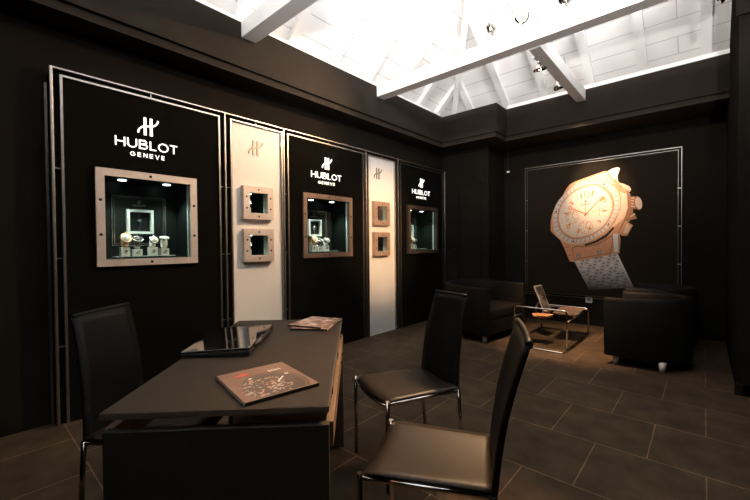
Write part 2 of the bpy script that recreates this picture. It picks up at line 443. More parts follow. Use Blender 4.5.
# trusses: tie beam, king post, struts
def truss(y0, y1, label):
    t = thing('roof_truss', label, 'roof beam', (XR, (y0 + y1) / 2, 3.16), 0, 'white roof trusses')
    yc = (y1 - y0) / 2
    MB().box((X0 - XR, -yc, 0), (X1 - XR, yc, .15)).build('tie_beam', M['roof_white'], t, bevel=.003)
    MB().box((-.045, -.045, .15), (.045, .045, 2.0)).build('king_post', M['roof_white'], t, bevel=.003)
    for sx in (-1, 1):
        mx = Matrix.Translation((sx * .05, 0, .17)) @ Matrix.Rotation(0 if sx > 0 else PI, 4, 'Z') @ Matrix.Rotation(-R(46), 4, 'Y')
        MB().box((.03, -.03, -.04), (.98, .03, .04), mx=mx).build('strut', M['roof_white'], t, bevel=.002)
    return t
truss(3.635, 3.775, 'long white tie beam with spotlights and splayed struts crossing the middle of the roof')
truss(1.755, 1.90, 'white tie beam at the top edge left of centre, nearer the camera')
bt = MB().box((-.055, 0, 0), (.055, X1 * 0 + 1.835, .15)).build('centre_beam', M['roof_white'], bevel=.003, loc=(-1.245, 3.775, 3.15))
tag(bt, 'short white beam from the middle tie beam to the far black fascia, carrying two spotlights', 'roof beam')

# ------------------------------------------------------------------ halogen spots
def spot(name, base, head, aim, label, mount, power, cone, blend=.6, lit=False, col=(1., .64, .34), size=.055):
    """mounting box, short arm, chrome lamp head turned to its aim"""
    base, head, aim = Vector(base), Vector(head), Vector(aim)
    t = thing(name, label, 'spotlight', base, 0, 'halogen spotlights on the white beams')
    hb = MB().box((-.05, -.05, -.018), (.05, .05, .018)).build('mounting_box', M['roof_white'], t, bevel=.004)
    h = head - base
    MB().tube([(0, 0, 0), h * .6, h], .006, 8).build('arm', M['chrome'], t)
    d = (aim - head).normalized()
    q = d.to_track_quat('Z', 'Y').to_matrix().to_4x4()
    mx = Matrix.Translation(h) @ q
    s = size
    hd = MB().lathe([(.012, -.75 * s), (.35 * s, -.7 * s), (.75 * s, -.35 * s), (.98 * s, .15 * s), (1.02 * s, .45 * s), (.94 * s, .45 * s), (.7 * s, .05 * s), (.3 * s, -.25 * s), (.01, -.28 * s)], 28, mx=mx, cap=False)
    head_o = hd.build('lamp_head', M['chrome'], t)
    MB().lathe([(.001, 0.12 * s), (.86 * s, .12 * s), (.86 * s, .20 * s), (.001, .20 * s)], 24, mx=mx, cap=False).build('reflector', M['reflector' if lit else 'silver'], head_o)
    MB().lathe([(.001, .20 * s), (.16 * s, .22 * s), (.2 * s, .32 * s), (.14 * s, .42 * s), (.001, .45 * s)], 16, mx=mx, cap=False).build('bulb', M['bulb'], head_o)
    ld = bpy.data.lights.new('halogen', 'SPOT'); ld.energy = power; ld.color = col
    ld.spot_size = R(cone); ld.spot_blend = blend; ld.shadow_soft_size = .03
    l = bpy.data.objects.new('halogen', ld); COL.objects.link(l)
    l.location = head + d * (s * .6); l.rotation_euler = d.to_track_quat('-Z', 'Y').to_euler()
    return t
spot('spotlight', (-1.335, 4.20, 3.26), (-1.345, 4.25, 3.165), (-1.25, 5.0, .2), 'chrome globe spotlight on the short beam, the upper one beside the middle tie beam', 0, 1250, 42, .9, size=.07)
spot('spotlight', (-1.335, 4.94, 3.285), (-1.345, 4.95, 3.195), (-1.16, YW, 2.03), 'glowing chrome spotlight low on the short beam near the far fascia', 0, 480, 32, 1., lit=True, col=(1., .74, .48), size=.07)
spot('spotlight', (.10, 3.705, 3.142), (.09, 3.76, 3.06), (XF, 3.95, 1.45), 'added unseen spotlight under the right end of the middle tie beam, above the picture', 0, 720, 30, .8)  # extra lamp, out of view, added to brighten the farther white panel
spot('spotlight', (-1.62, 3.69, 3.328), (-1.62, 3.64, 3.44), (XF, 1.9, 2.05), 'chrome spotlight on top of the middle tie beam, left of the round disc', 0, 420, 72, 1.)
spot('spotlight', (-1.33, 3.69, 3.328), (-1.30, 3.60, 3.42), (-.72, 1.15, .45), 'round white-faced spotlight turned to the camera at the foot of the king post', 0, 900, 32, .9, lit=True, size=.066, col=(1., .58, .27))
spot('spotlight', (-.93, 3.69, 3.328), (-.93, 3.64, 3.44), (-1.16, 1.2, .7), 'chrome spotlight at the top edge, right of the round disc on the tie beam', 0, 520, 27, .9, col=(1., .60, .30))

# unseen lamps added on the nearer tie beam to brighten far roof and middle beam
def added_flood(base, aim, power, cone, label):
    base, aim = Vector(base), Vector(aim)
    t = thing('added_flood_lamp', label, 'lamp', base, 0, 'added fill lamps on the nearer tie beam')
    d = (aim - base - Vector((0, 0, .10))).normalized()
    MB().box((-.03, -.02, 0), (.03, .02, .06)).build('bracket', M['roof_white'], t, bevel=.003)
    mx = Matrix.Translation((0, 0, .10)) @ d.to_track_quat('Z', 'Y').to_matrix().to_4x4()
    MB().lathe([(.02, -.09), (.06, -.07), (.075, .0), (.075, .02), (.068, .02), (.05, -.05), (.001, -.06)], 24, mx=mx, cap=False).build('lamp_head', M['roof_white'], t)
    ld = bpy.data.lights.new('added_flood', 'SPOT'); ld.energy = power; ld.color = (1., .95, .9); ld.spot_size = R(cone); ld.spot_blend = .5; ld.shadow_soft_size = .06
    l = bpy.data.objects.new('added_flood', ld); COL.objects.link(l); l.location = base + Vector((0, 0, .10)) + d * .04; l.rotation_euler = d.to_track_quat('-Z', 'Y').to_euler()
added_flood((-.55, 1.83, 3.31), (-.9, 5.0, 4.35), 210, 92, 'white fill lamp added unseen on the right half of the nearer tie beam')
added_flood((-1.95, 1.83, 3.31), (-2.4, 4.6, 4.3), 110, 92, 'white fill lamp added unseen on the left half of the nearer tie beam')

# unseen lamp added behind the camera, in place of a flash turned up
t = thing('flash_stand_in', 'slim lamp on a pole, added behind the camera in place of its flash', 'stand-in lamp', (.55, -.55, 0))
MB().lathe([(.15, 0), (.15, .015), (.02, .03)], 28).build('base', M['alu_dark'], t)
MB().cyl((0, 0, .02), (0, 0, 1.72), .012, n=14).build('pole', M['alu_dark'], t)
MB().lathe([(.015, 1.70), (.07, 1.74), (.10, 1.82), (.094, 1.82), (.065, 1.75), (.012, 1.72)], 28, cap=False).build('lamp_bowl', M['alu_dark'], t)
ld = bpy.data.lights.new('flash_fill', 'SPOT'); ld.energy = 520; ld.color = (1., .97, .95); ld.spot_size = R(74); ld.spot_blend = .55; ld.shadow_soft_size = .06
l = bpy.data.objects.new('flash_fill', ld); COL.objects.link(l); l.location = (.55, -.55, 1.86)
l.rotation_euler = (Vector((-1.55, 3.6, 4.3)) - l.location).to_track_quat('-Z', 'Y').to_euler()

# ------------------------------------------------------------------ display wall
WP = lambda u, v, d: (XF + d, u, v)      # (along wall, height, out of wall)
def plate(mb, u0, u1, v0, v1, d0, d1, hole=None, mi=0):
    if hole is None:
        return mb.box((XF + d0, u0, v0), (XF + d1, u1, v1), mi)
    for hs in [hole]:
        a, b, c, e = hs
        mb.box((XF + d0, u0, v0), (XF + d1, a, v1), mi); mb.box((XF + d0, b, v0), (XF + d1, u1, v1), mi)
        mb.box((XF + d0, a, v0), (XF + d1, b, c), mi); mb.box((XF + d0, a, e), (XF + d1, b, v1), mi)
    return mb
ZT = 2.50
def rails(par, u0, u1, last=False, lw=.017, first=False):
    """outer post and top rail, inner frame, little joint pins"""
    MB().box((XF - .02, u0 - lw / 2, 0), (XF + .022, u0 + lw / 2, ZT)).build('post', M['alu'], par, bevel=.003)
    if last:
        MB().box((XF - .02, u1 - lw / 2, 0), (XF + .022, u1 + lw / 2, ZT)).build('post', M['alu'], par, bevel=.003)
    MB().box((XF - .02, u0 + lw / 2, ZT - .014), (XF + .022, u1 - lw / 2, ZT)).build('top_rail', M['alu'], par, bevel=.003)
def inner(par, a, b, top, lw=.015):
    f = MB().box((XF - .02, a - lw / 2, .0), (XF + .018, a + lw / 2, top)).box((XF - .02, b - lw / 2, 0), (XF + .018, b + lw / 2, top)).box((XF - .02, a + lw / 2, top - .013), (XF + .018, b - lw / 2, top))
    return f.build('inner_frame', M['alu'], par)
def pin(par, a, b, c, e): MB().box((XF - .004, a, c), (XF + .014, b, e)).build('joint_pin', M['alu'], par)
def pins(par, spans, zs):
    for a, b in spans:
        for z in zs: pin(par, a, b, z - .004, z + .004)
def logo(par, uc, k=1., lit=True):
    m = M['logo']
    a = MB(); emblem(a, uc + .005 * k, 2.216, .142, WP, .0, .012); a.build('emblem', m, par, weld=False)
    b = MB(); write(b, 'HUBLOT', uc - .225 * k, 2.030, .45 * k, .072, .0098, WP, .0, .012, .12); b.build('brand_lettering', m, par, weld=False)
    c = MB(); write(c, 'GENEVE', uc - .125 * k, 1.965, .25 * k, .034, .0056, WP, .0, .010, .34); c.build('city_lettering', m, par, weld=False)
def screws(par, pts, d, r=.011, m='screw'):
    for u, v in pts:
        MB().lathe([(r, 0), (r, .002), (r * .6, .003), (.0005, .003)], 14, mx=Matrix.Translation((XF + d, u, v)) @ Matrix.Rotation(PI / 2, 4, 'Y'), cap=False).build('screw', M[m], par)

def big_display(u0, u1, ia, ib, n0, n1, label, first=False, last=False, k=1., prot=.03, fm='frame_alu', niche_light=15.):
    t = thing('wall_display', label, 'display', (XF, (u0 + u1) / 2, 0), 0, 'black wall displays')
    off = Vector(t.location)
    # children are written in world coordinates and moved by the inverse of the base
    kids0 = set(o.name for o in COL.objects)
    zi = 2.455
    oo = (n0, n1, 1.10, 1.84)                      # outside of niche frame
    ii = (n0 + .055, n1 - .055, 1.152, 1.785)      # opening
    back = MB(); plate(back, u0 + .009, u1 - .009, 0, ZT - .015, -.03, -.006, (ii[0], ii[1], ii[2], ii[3]))
    back.build('back_panel', M['panel'], t)
    ft = MB(); plate(ft, ia + .008, ib - .008, 0, zi - .013, -.006, .004, (ii[0], ii[1], ii[2], ii[3]))
    ft.build('front_panel', M['panel'], t)
    # seam of the lower door under the niche
    rails(t, u0, u1, last, first=first)
    inner(t, ia, ib, zi)
    pins(t, [(u0 + .009, ia - .008), (ib + .008, u1 - .009)], (.55, 1.17, 1.80))
    pin(t, (u0 + u1) / 2 - .004, (u0 + u1) / 2 + .004, zi, ZT - .014)
    if first:
        MB().box((XF - .085, u0 - .028, 0), (XF - .06, u0 - .014, 2.40)).build('side_post', M['alu_dark'], t)
        MB().box((XF - .06, u0 - .010, 0), (XF - .0, u0 - .009, 2.44)).build('side_panel', M['panel'], t)
    # niche
    fr = MB(); plate(fr, oo[0], oo[1], oo[2], oo[3], .004, prot, ii)
    f = fr.build('niche_frame', M[fm], t, weld=False)
    um = (n0 + n1) / 2; vm = 1.47
    screws(f, [(um, 1.812), (um, 1.126)] + [(u, v) for u in (n0 + .027, n1 - .027) for v in (1.34, 1.60)], prot)
    bd = -.27
    ni = MB()
    a, b, c, e = ii
    ni.box((XF + bd - .01, a - .01, c - .01), (XF + bd, b + .01, e + .01))
    ni.box((XF + bd, a - .01, c - .01), (XF - .031, a, e + .01)); ni.box((XF + bd, b, c - .01), (XF - .031, b + .01, e + .01))
    ni.box((XF + bd, a, c - .01), (XF - .031, b, c)); ni.box((XF + bd, a, e), (XF - .031, b, e + .01))
    nb = ni.build('niche', M['niche'], t)
    # inside: chrome outlined board with a little framed watch and the small logo
    def rect(mb, a, b, c, e, lw, d0, d1): plate(mb, a, b, c, e, d0, d1, (a + lw, b - lw, c + lw, e - lw))
    q = MB(); rect(q, um - .205, um + .205, 1.255, 1.675, .007, bd, bd + .012); rect(q, um - .188, um + .188, 1.272, 1.658, .005, bd, bd + .010)
    q.build('chrome_border', M['watch_steel'], nb, weld=False)
    q = MB(); rect(q, um - .10, um + .10, 1.357, 1.565, .021, bd, bd + .035)
    q.build('picture_frame', M['pedestal'], nb, weld=False)
    q = MB().box((XF + bd + .002, um - .012, 1.382), (XF + bd + .01, um + .012, 1.54)).lathe([(.022, 0), (.022, .008), (.001, .009)], 18, mx=Matrix.Translation((XF + bd + .008, um, 1.462)) @ Matrix.Rotation(PI / 2, 4, 'Y'), cap=False)
    q.build('framed_watch', M['watch_black'] if n0 < 1 else M['watch_steel'], nb)
    q = MB(); emblem(q, um, 1.632, .030, WP, bd, bd + .004); write(q, 'HUBLOT', um - .048, 1.594, .096, .016, .0035, WP, bd, bd + .004); 
    q.build('small_logo', M['dim_letter'], nb, weld=False)
    # recessed downlights
    for du in (-.16, .17):
        MB().cyl((XF - .12, um + du, e), (XF - .12, um + du, e - .006), .030, n=20).build('downlight', M['downlight'], nb)
        ld = bpy.data.lights.new('niche_lamp', 'SPOT'); ld.energy = niche_light; ld.color = (.88, 1., .93); ld.spot_size = R(95); ld.spot_blend = .7; ld.shadow_soft_size = .03
        l = bpy.data.objects.new('niche_lamp', ld); COL.objects.link(l); l.location = (XF - .10, um + du, e - .02)
    MB().box((XF - .004, a, c), (XF, b, e)).build('glass', M['niche_glass'], f)
    MB().box((XF - .028, b - .010, c), (XF - .006, b, e)).build('glass_edge', M['glass_edge'], f)
    logo(t, um - .01 if k == 1 else um - .02, k)
    move_children(t)
    return um, ii

def move_children(t):
    """parts were drawn in world coordinates: keep them there under their thing"""
    for o in [o for o in COL.objects if o.parent == t]:
        o.location = Vector(o.location) - Vector(t.location)

um1, ii1 = big_display(.440, 1.675, .493, 1.620, .675, 1.403, 'leftmost black wall display with lit lettering above a glazed watch niche', first=True)
um2, ii2 = big_display(2.324, 3.614, 2.377, 3.557, 2.565, 3.337, 'black wall display with lit lettering between the two white panels', k=1.05, fm='frame_brown')
um3, ii3 = big_display(4.300, 5.614, 4.364, 5.540, 4.515, 5.345, 'black wall display at the far end, rightmost of the three lit niches', last=True, k=1.1, fm='frame_umber', prot=.045)

def white_display(u0, u1, ia, ib, label, em, ecol):
    t = thing('wall_panel', label, 'wall panel', (XF, (u0 + u1) / 2, 0), 0, 'white wall panels')
    uc = em[1]
    hl = em[2]
    bk = MB(); pn = MB()
    z = [(0, hl[0][2])]
    # panel with two openings one above the other
    (a, b, c1, e1), (_, _, c2, e2) = hl
    for mb, x0, x1, d0, d1, top in ((bk, u0 + .009, u1 - .009, -.03, -.010, ZT - .015), (pn, ia + .008, ib - .008, -.010, -.004, 2.442)):
        mb.box((XF + d0, x0, 0), (XF + d1, a, top)); mb.box((XF + d0, b, 0), (XF + d1, x1, top))
        mb.box((XF + d0, a, 0), (XF + d1, b, c1)); mb.box((XF + d0, a, e1), (XF + d1, b, c2)); mb.box((XF + d0, a, e2), (XF + d1, b, top))
    bk.build('back_panel', M['panel'], t); pn.build('white_sheet', M['white_panel'], t)
    rails(t, u0, u1)
    inner(t, ia, ib, 2.455)
    pins(t, [(u0 + .009, ia - .008)], (.55, 1.17, 1.80))
    pin(t, (u0 + u1) / 2 - .004, (u0 + u1) / 2 + .004, 2.455, ZT - .014)
    q = MB(); emblem(q, em[0], 2.225, .150, WP, -.004, .003); q.build('emblem', M[ecol], t, weld=False)
    move_children(t)
def boxholes(uc): return ((uc - .10, uc + .10, 1.15, 1.35), (uc - .10, uc + .10, 1.572, 1.772))
white_display(1.675, 2.324, 1.735, 2.300, 'white wall panel between the first and second black displays', (2.00, 2.003, boxholes(2.003)), 'emblem_gold')
white_display(3.614, 4.300, 3.655, 4.235, 'narrow white wall panel between the second and third black displays', (3.87, 3.905, boxholes(3.905)), 'emblem_grey')

def small_box(uc, vc, label, fm='frame_alu', sm='screw', light=2.5):
    t = thing('display_box', label, 'display box', (XF, uc, vc - .163), 0, 'small square display boxes')
    f = MB(); plate(f, uc - .165, uc + .165, vc - .163, vc + .163, -.004, .046, (uc - .10, uc + .10, vc - .10, vc + .10))
    f = f.build('box_frame', M[fm], t, weld=False)
    screws(f, [(uc, vc + .133), (uc, vc - .133)] + [(uc + s * .133, vc + e * .055) for s in (-1, 1) for e in (-1, 1)], .046, .009, sm)
    n = MB(); a, b, c, e = uc - .10, uc + .10, vc - .10, vc + .10; bd = -.20
    n.box((XF + bd - .01, a - .01, c - .01), (XF + bd, b + .01, e + .01))
    n.box((XF + bd, a - .01, c - .01), (XF - .031, a, e + .01)); n.box((XF + bd, b, c - .01), (XF - .031, b + .01, e + .01))
    n.box((XF + bd, a, c - .01), (XF - .031, b, c)); n.box((XF + bd, a, e), (XF - .031, b, e + .01))
    nb = n.build('niche', M['niche'], t)
    MB().cyl((XF - .06, uc - .04, e), (XF - .06, uc - .04, e - .005), .018, n=16).build('downlight', M['downlight'], nb)
    MB().box((XF + .010, a, c), (XF + .014, b, e)).build('glass', M['niche_glass'], f)
    MB().box((XF - .028, b - .008, c), (XF + .008, b, e)).build('glass_edge', M['glass_edge'], f)
    ld = bpy.data.lights.new('box_lamp', 'SPOT'); ld.energy = light; ld.color = (.88, 1., .93); ld.spot_size = R(110); ld.spot_blend = .7; ld.shadow_soft_size = .02
    l = bpy.data.objects.new('box_lamp', ld); COL.objects.link(l); l.location = (XF - .06, uc - .04, e - .015)
    move_children(t)
for uc, fm, sm, which in ((2.003, 'frame_alu', 'screw', 'wide white panel nearer the desk'), (3.905, 'frame_copper', 'silver', 'narrow white panel farther back')):
    for vc, pos in ((1.672, 'upper'), (1.250, 'lower')):
        small_box(uc, vc, '%s square %s display box on the %s' % (pos, 'silver' if fm == 'frame_alu' else 'bronze', which), fm, sm)

# watches on their little stands
def stand(loc, s, label, h=.068, w=.062):
    t = thing('watch_stand', label, 'watch stand', loc, 0, 'pale watch stands in the displays')
    MB().box((-w / 2 * s, -w / 2 * s, 0), (w / 2 * s, w / 2 * s, h * s)).build('block', M['pedestal'], t, bevel=.003)
    q = MB(); emblem(q, 0, h * .5 * s, .030 * s, lambda u, v, d: (w / 2 * s + d, u, v), 0, .001); q.build('emblem', M['watch_black'], t, weld=False)
def watch(loc, s, tilt, label, band, dial, case, rz=0.):
    s *= 1.35
    t = thing('wristwatch', label, 'watch', loc, rz, 'watches on stands in the displays')
    # strap loop around a small cushion, dial leaning outwards
    c = Vector((0, 0, .034 * s)); 
    st = MB(); r = .026 * s; wd = .012 * s; N = 20
    for rr in (r,):
        g = []
        for i in range(N + 1):
            a = 2 * PI * i / N
            g.append([(c.x + rr * math.cos(a) * .8, y, c.z + rr * math.sin(a) * 1.1) for y in (-wd, wd)])
        g2 = [[(p[0] * 1.14, p[1], c.z + (p[2] - c.z) * 1.14) for p in q] for q in g]
        st.sheet(g, 0); st.sheet(g2, 0)
        for k in (0, 1): st.sheet([[g[i][k], g2[i][k]] for i in range(N + 1)], 0)
    so = st.build('strap', M[band], t)
    a = R(tilt); d = Vector((math.cos(a), 0, math.sin(a)))
    mx = Matrix.Translation(c + d * r * 1.02) @ d.to_track_quat('Z', 'Y').to_matrix().to_4x4()
    co = MB().lathe([(.024 * s, 0), (.027 * s, .003 * s), (.027 * s, .009 * s), (.021 * s, .011 * s), (.021 * s, .0095 * s), (.001, .0095 * s)], 24, mx=mx, cap=False).cyl(mx @ Vector((0, .026 * s, .005 * s)), mx @ Vector((0, .034 * s, .005 * s)), .004 * s, n=10).build('case', M[case], t)
    dl = MB().lathe([(.001, .0098 * s), (.020 * s, .0098 * s), (.020 * s, .0106 * s), (.001, .0106 * s)], 24, mx=mx, cap=False).build('dial', M[dial], t)
    hm = MB()
    for ang, L in ((60, .014), (200, .009)):
        e = Vector((math.cos(R(ang)), math.sin(R(ang)), 0)) * L * s
        hm.cyl(mx @ Vector((0, 0, .0112 * s)), mx @ (e + Vector((0, 0, .0112 * s))), .001 * s, n=6)
    hm.build('hand', M['watch_black' if dial != 'watch_black' else 'watch_white'], t)
def shelf(um, u0, u1, z, label):
    t = thing('glass_shelf', label, 'shelf', (XF - .11, um, z - .012), 0, 'glass shelves in the niches')
    MB().box((-.06, u0 - um, .006), (.06, u1 - um, .012)).build('shelf_plate', M['glass_edge'], t, bevel=.001)
    for y in (u0 - um + .04, 0, u1 - um - .04): MB().box((-.05, y - .006, 0), (.05, y + .006, .006)).build('shelf_foot', M['alu_dark'], t)
names = ['first', 'second', 'third', 'fourth']
for um, ii, nm, n0 in ((um1, ii1, 'the leftmost niche', 4), (um2, ii2, 'the middle niche', 3), (um3, ii3, 'the far right niche', 2)):
    shelf(um, um - .225, um + .205, 1.172, 'glass shelf under the watch stands on the floor of ' + nm)
    us = [um - .155, um - .068, um + .047, um + .135]
    kinds = [('watch_gold', 'watch_white', 'watch_gold'), ('watch_steel', 'watch_black', 'watch_steel'), ('watch_white', 'watch_white', 'watch_steel'), ('watch_white', 'watch_white', 'watch_white')]
    desc = ['white dialled gold watch', 'dark steel watch', 'small white watch', 'white strapped watch']
    for i in range(n0):
        j = i
        hz = (.072, .055, .070, .058)[i]
        stand((XF - .105, us[i], 1.172), 1., 'pale cube watch stand, %s from the left in %s' % (names[i], nm), hz)
        watch((XF - .105, us[i], 1.172 + hz), (1.15, 1.05, 1., 1.05)[i], (25, 50, 20, 75)[i], '%s on the %s stand from the left in %s' % (desc[j], names[i], nm), *kinds[j])
for vc, pos in ((1.672, 'upper'), (1.250, 'lower')):
    stand((XF - .10, 1.955, vc - .10), .9, 'pale watch stand inside the %s silver display box' % pos, .07)
    watch((XF - .10, 1.955, vc - .10 + .063), .8, 25, 'white watch on the stand inside the %s silver display box' % pos, 'watch_white', 'watch_white', 'watch_steel')

# ------------------------------------------------------------------ poster on the far wall
from math import hypot
PH8 = (0.14971357, 0.00073481645, -105.54786, 0.024581308, -0.20103203, 50.847791, 0.02112598, -0.00056713066)
def poster():
    u0, u1, v0, v1 = -2.230, -.216, .405, 2.488
    t = thing('poster', 'large square black poster of a rose gold wristwatch in a thin chrome double border', 'poster', ((u0 + u1) / 2, YW, v0))
    fn = lambda u, v, d: (u, YW - d, v)
    MB().box((u0 + .02, YW - .020, v0 + .02), (u1 - .02, YW, v1 - .02)).build('board', M['poster_black'], t, bevel=.002)
    b = MB()
    for o, lw, dd in ((0, .006, .026), (.036, .004, .024)):
        a_, b_, c_, e_ = u0 + o, u1 - o, v0 + o, v1 - o
        b.box((a_, YW - dd, c_), (b_, YW - .019 if o else YW, c_ + lw)); b.box((a_, YW - dd, e_ - lw), (b_, YW - .019 if o else YW, e_))
        b.box((a_, YW - dd, c_ + lw), (a_ + lw, YW - .019 if o else YW, e_ - lw)); b.box((b_ - lw, YW - dd, c_ + lw), (b_, YW - .019 if o else YW, e_ - lw))
    b.build('border', M['alu_dark'], t)
    for z in (.95, 1.45, 1.95):
        for a_ in (u0 + .009, u1 - .042): MB().box((a_, YW - .026, z - .006), (a_ + .033, YW - .019, z + .006)).build('border_pin', M['alu'], t)
    art = MB(); mats = ['art_gold', 'art_gold_light', 'art_dial', 'art_bezel', 'art_bezel_dark', 'art_orange', 'art_strap', 'art_strap_dark', 'art_black', 'art_gold_dark', 'art_red', 'art_strap_light']
    lay = [0]
    def poly(px, m):
        lay[0] += 1
        z = .0203 + lay[0] * .00001
        pts = [P2(x, y) for x, y in px]
        art.add([fn(u, v, z) for u, v in pts], [tuple(range(len(pts)))], mats.index(m))
    draw_watch(poly)
    o = art.build('picture', [M[m] for m in mats], t, weld=False)
    move_children(t)
def P2(x, y):
    """photograph of the watch -> metres on the poster (perspective of the print undone)"""
    a, b, c, d, e, f, g, h = PH8
    w_ = g * x + h * y + 1
    return (a * x + b * y + c) / w_, (d * x + e * y + f) / w_
def lerp(a, b, t): return (a[0] + (b[0] - a[0]) * t, a[1] + (b[1] - a[1]) * t)
DIAL = [(559.4, 219), (560.5, 211), (563, 204.5), (566.6, 199.6), (570.5, 195.6), (575, 192.4), (579.8, 189.6), (584.6, 187.6), (590.5, 186.2), (596.6, 185.8), (601.5, 188), (606.2, 191.5), (610.4, 197.2), (612.2, 205.6), (610.4, 214), (606.6, 221.3), (601.4, 227.4), (593, 232.8), (582.2, 236.6), (573.8, 237), (566.6, 233.6), (561.8, 228)]
BEZ = [(553.2, 220), (554.2, 211), (557, 204), (561.2, 198), (566, 193.4), (571.5, 188), (577.4, 184), (583.5, 181.4), (590.5, 180.2), (597, 179.8), (603.5, 181), (611, 184), (617, 190), (620.4, 199), (619.8, 208.5), (614.5, 219.5), (606.5, 230.6), (595, 238.6), (583.5, 243.2), (573, 244.4), (562.6, 240.4), (555, 232)]
def resample(poly, n):
    P = poly + [poly[0]]; L = [0]
    for i in range(len(poly)): L.append(L[-1] + hypot(P[i + 1][0] - P[i][0], P[i + 1][1] - P[i][1]))
    out = []
    for k in range(n):
        s = L[-1] * k / n; i = max(j for j in range(len(L)) if L[j] <= s + 1e-9); i = min(i, len(poly) - 1)
        out.append(lerp(P[i], P[i + 1], (s - L[i]) / max(1e-9, L[i + 1] - L[i])))
    return out
def smooth(poly, n=96):
    """Catmull-Rom through the outline"""
    N = len(poly); out = []
    for i in range(N):
        p0, p1, p2, p3 = poly[i - 1], poly[i], poly[(i + 1) % N], poly[(i + 2) % N]
        for k in range(5):
            t = k / 5
            out.append(tuple(.5 * (2 * p1[j] + (p2[j] - p0[j]) * t + (2 * p0[j] - 5 * p1[j] + 4 * p2[j] - p3[j]) * t * t + (3 * p1[j] - p0[j] - 3 * p2[j] + p3[j]) * t ** 3) for j in (0, 1)))
    return out
def draw_watch(poly):
    def ell(cx, cy, rx, ry, m, n=20, rot=-25):
        c, s = math.cos(R(rot)), math.sin(R(rot))
        poly([(cx + rx * math.cos(2 * PI * i / n) * c - ry * math.sin(2 * PI * i / n) * s, cy + rx * math.cos(2 * PI * i / n) * s + ry * math.sin(2 * PI * i / n) * c) for i in range(n)], m)
    def line(a, b, w_, m):
        dx, dy = b[0] - a[0], b[1] - a[1]; l = hypot(dx, dy); nx, ny = -dy / l * w_ / 2, dx / l * w_ / 2
        poly([(a[0] + nx, a[1] + ny), (a[0] - nx, a[1] - ny), (b[0] - nx, b[1] - ny), (b[0] + nx, b[1] + ny)], m)
    # lower strap with its scale pattern
    def sl(t): return lerp((574.4, 260.5), (589.5, 290), t)
    def sr(t): return lerp((617.5, 252.5), (633.5, 287), t)
    poly([sl(0), (596, 258), sr(0), sr(1), sl(1)], 'art_strap')
    for r_ in range(11):
        t0 = .03 + r_ * .088; t1 = t0 + .05
        for c_ in range(9):
            s0 = .04 + (c_ + (.5 if r_ % 2 else 0)) * .105; s1 = s0 + .075
            if s1 > .96: continue
            q = [lerp(sl(t0), sr(t0), s0 + .02), lerp(sl(t0 + .012), sr(t0 + .012), s1), lerp(sl(t1), sr(t1), s1 - .02), lerp(sl(t1 - .012), sr(t1 - .012), s0)]
            poly(q, 'art_strap_dark' if (r_ + c_) % 3 else 'art_strap_light')
    line((617, 255), (633, 287), 1.6, 'art_strap_light')
    # upper strap
    poly([(607.5, 171.6), (613, 168.6), (618.0, 167.4), (620.4, 168.6), (619.4, 171.4), (618.4, 174), (617.6, 177), (618.4, 181.6), (612, 180), (607, 175)], 'art_strap_light')
    # case
    poly([(566.6, 189), (570.2, 184.6), (575.6, 181.6), (590, 176.4), (605, 171.2), (608.4, 171.8), (612, 177), (616, 181.6), (622.4, 188.6), (630.2, 193.8), (631.6, 200), (630.8, 210.4), (630, 214), (624.4, 220), (619.4, 230.8), (620.8, 240), (619.8, 253.2), (614.2, 253.4), (611, 255), (590, 258.4), (574.4, 261.8), (570, 261.2), (564.2, 247.2), (560.6, 240), (555, 235), (551.2, 231), (551, 222), (553, 213), (557, 204), (563, 196)], 'art_gold')
    poly([(570.2, 185.4), (605, 172.4), (607.5, 173), (615, 183.5), (612, 183.6), (600, 179.4), (590, 179.4), (578, 183.2)], 'art_gold_light')
    poly([(620, 192), (630, 195), (630.5, 209), (623.4, 219), (615, 226), (609, 231), (616, 221), (621, 209), (621.6, 199)], 'art_gold_light')
    line((608, 172.5), (622, 189), .6, 'art_gold_dark')
    # pushers and crown
    poly([(627, 192), (631, 196), (633, 204), (633.4, 211), (631.4, 219), (627, 225), (623, 224), (628, 208)], 'art_gold_dark')
    poly([(614, 178), (620, 182.6), (624, 190), (617, 184)], 'art_gold')
    poly([(618.8, 182.8), (624, 184), (629.6, 186.4), (631.4, 189.4), (629.6, 192.4), (623.6, 189.4)], 'art_gold_light')
    line((619, 184.5), (629.5, 191.8), .7, 'art_gold_dark')
    poly([(631, 197), (635, 196), (636, 209.5), (631, 208)], 'art_gold_dark')
    for i in range(4): line((631.3, 198 + i * 2.8), (636, 198.4 + i * 2.8), .9, 'art_gold_light')
    ell(638.2, 203.2, 4.2, 7.0, 'art_gold_dark', rot=-12); ell(638.8, 203.2, 3.4, 6.1, 'art_gold_light', rot=-12)
    poly([(629.6, 215.4), (634.2, 212.6), (637.2, 218.6), (630.8, 220)], 'art_gold_dark')
    line((630.6, 216.8), (635.2, 214), 1.0, 'art_gold_light')
    poly([(625.2, 220.4), (633.2, 225.2), (627.6, 235.6), (622.8, 235.8), (618.6, 233.4)], 'art_gold')
    poly([(627, 223.4), (631.6, 226), (627.4, 233.4), (623.6, 233)], 'art_gold_light')
    line((618.6, 233.4), (625.2, 220.4), .7, 'art_gold_dark')
    # lower lug plate
    poly([(571.8, 247.8), (576, 245.5), (586, 246), (598, 243.2), (609, 236.8), (613.8, 233), (612.5, 249), (611, 253.6), (590, 257), (574.6, 260.4)], 'art_gold_dark')
    poly([(573, 248.6), (577, 247), (587, 247.4), (599, 244.6), (609, 238.8), (612.6, 236), (611.2, 248.6), (610, 252.6), (590, 256), (575, 259.2)], 'art_gold')
    poly([(613, 234), (618.6, 233.6), (619.4, 240), (618.6, 252), (614.6, 252)], 'art_strap_light')
    line((618.8, 235), (619.4, 252), .8, 'art_gold_dark')
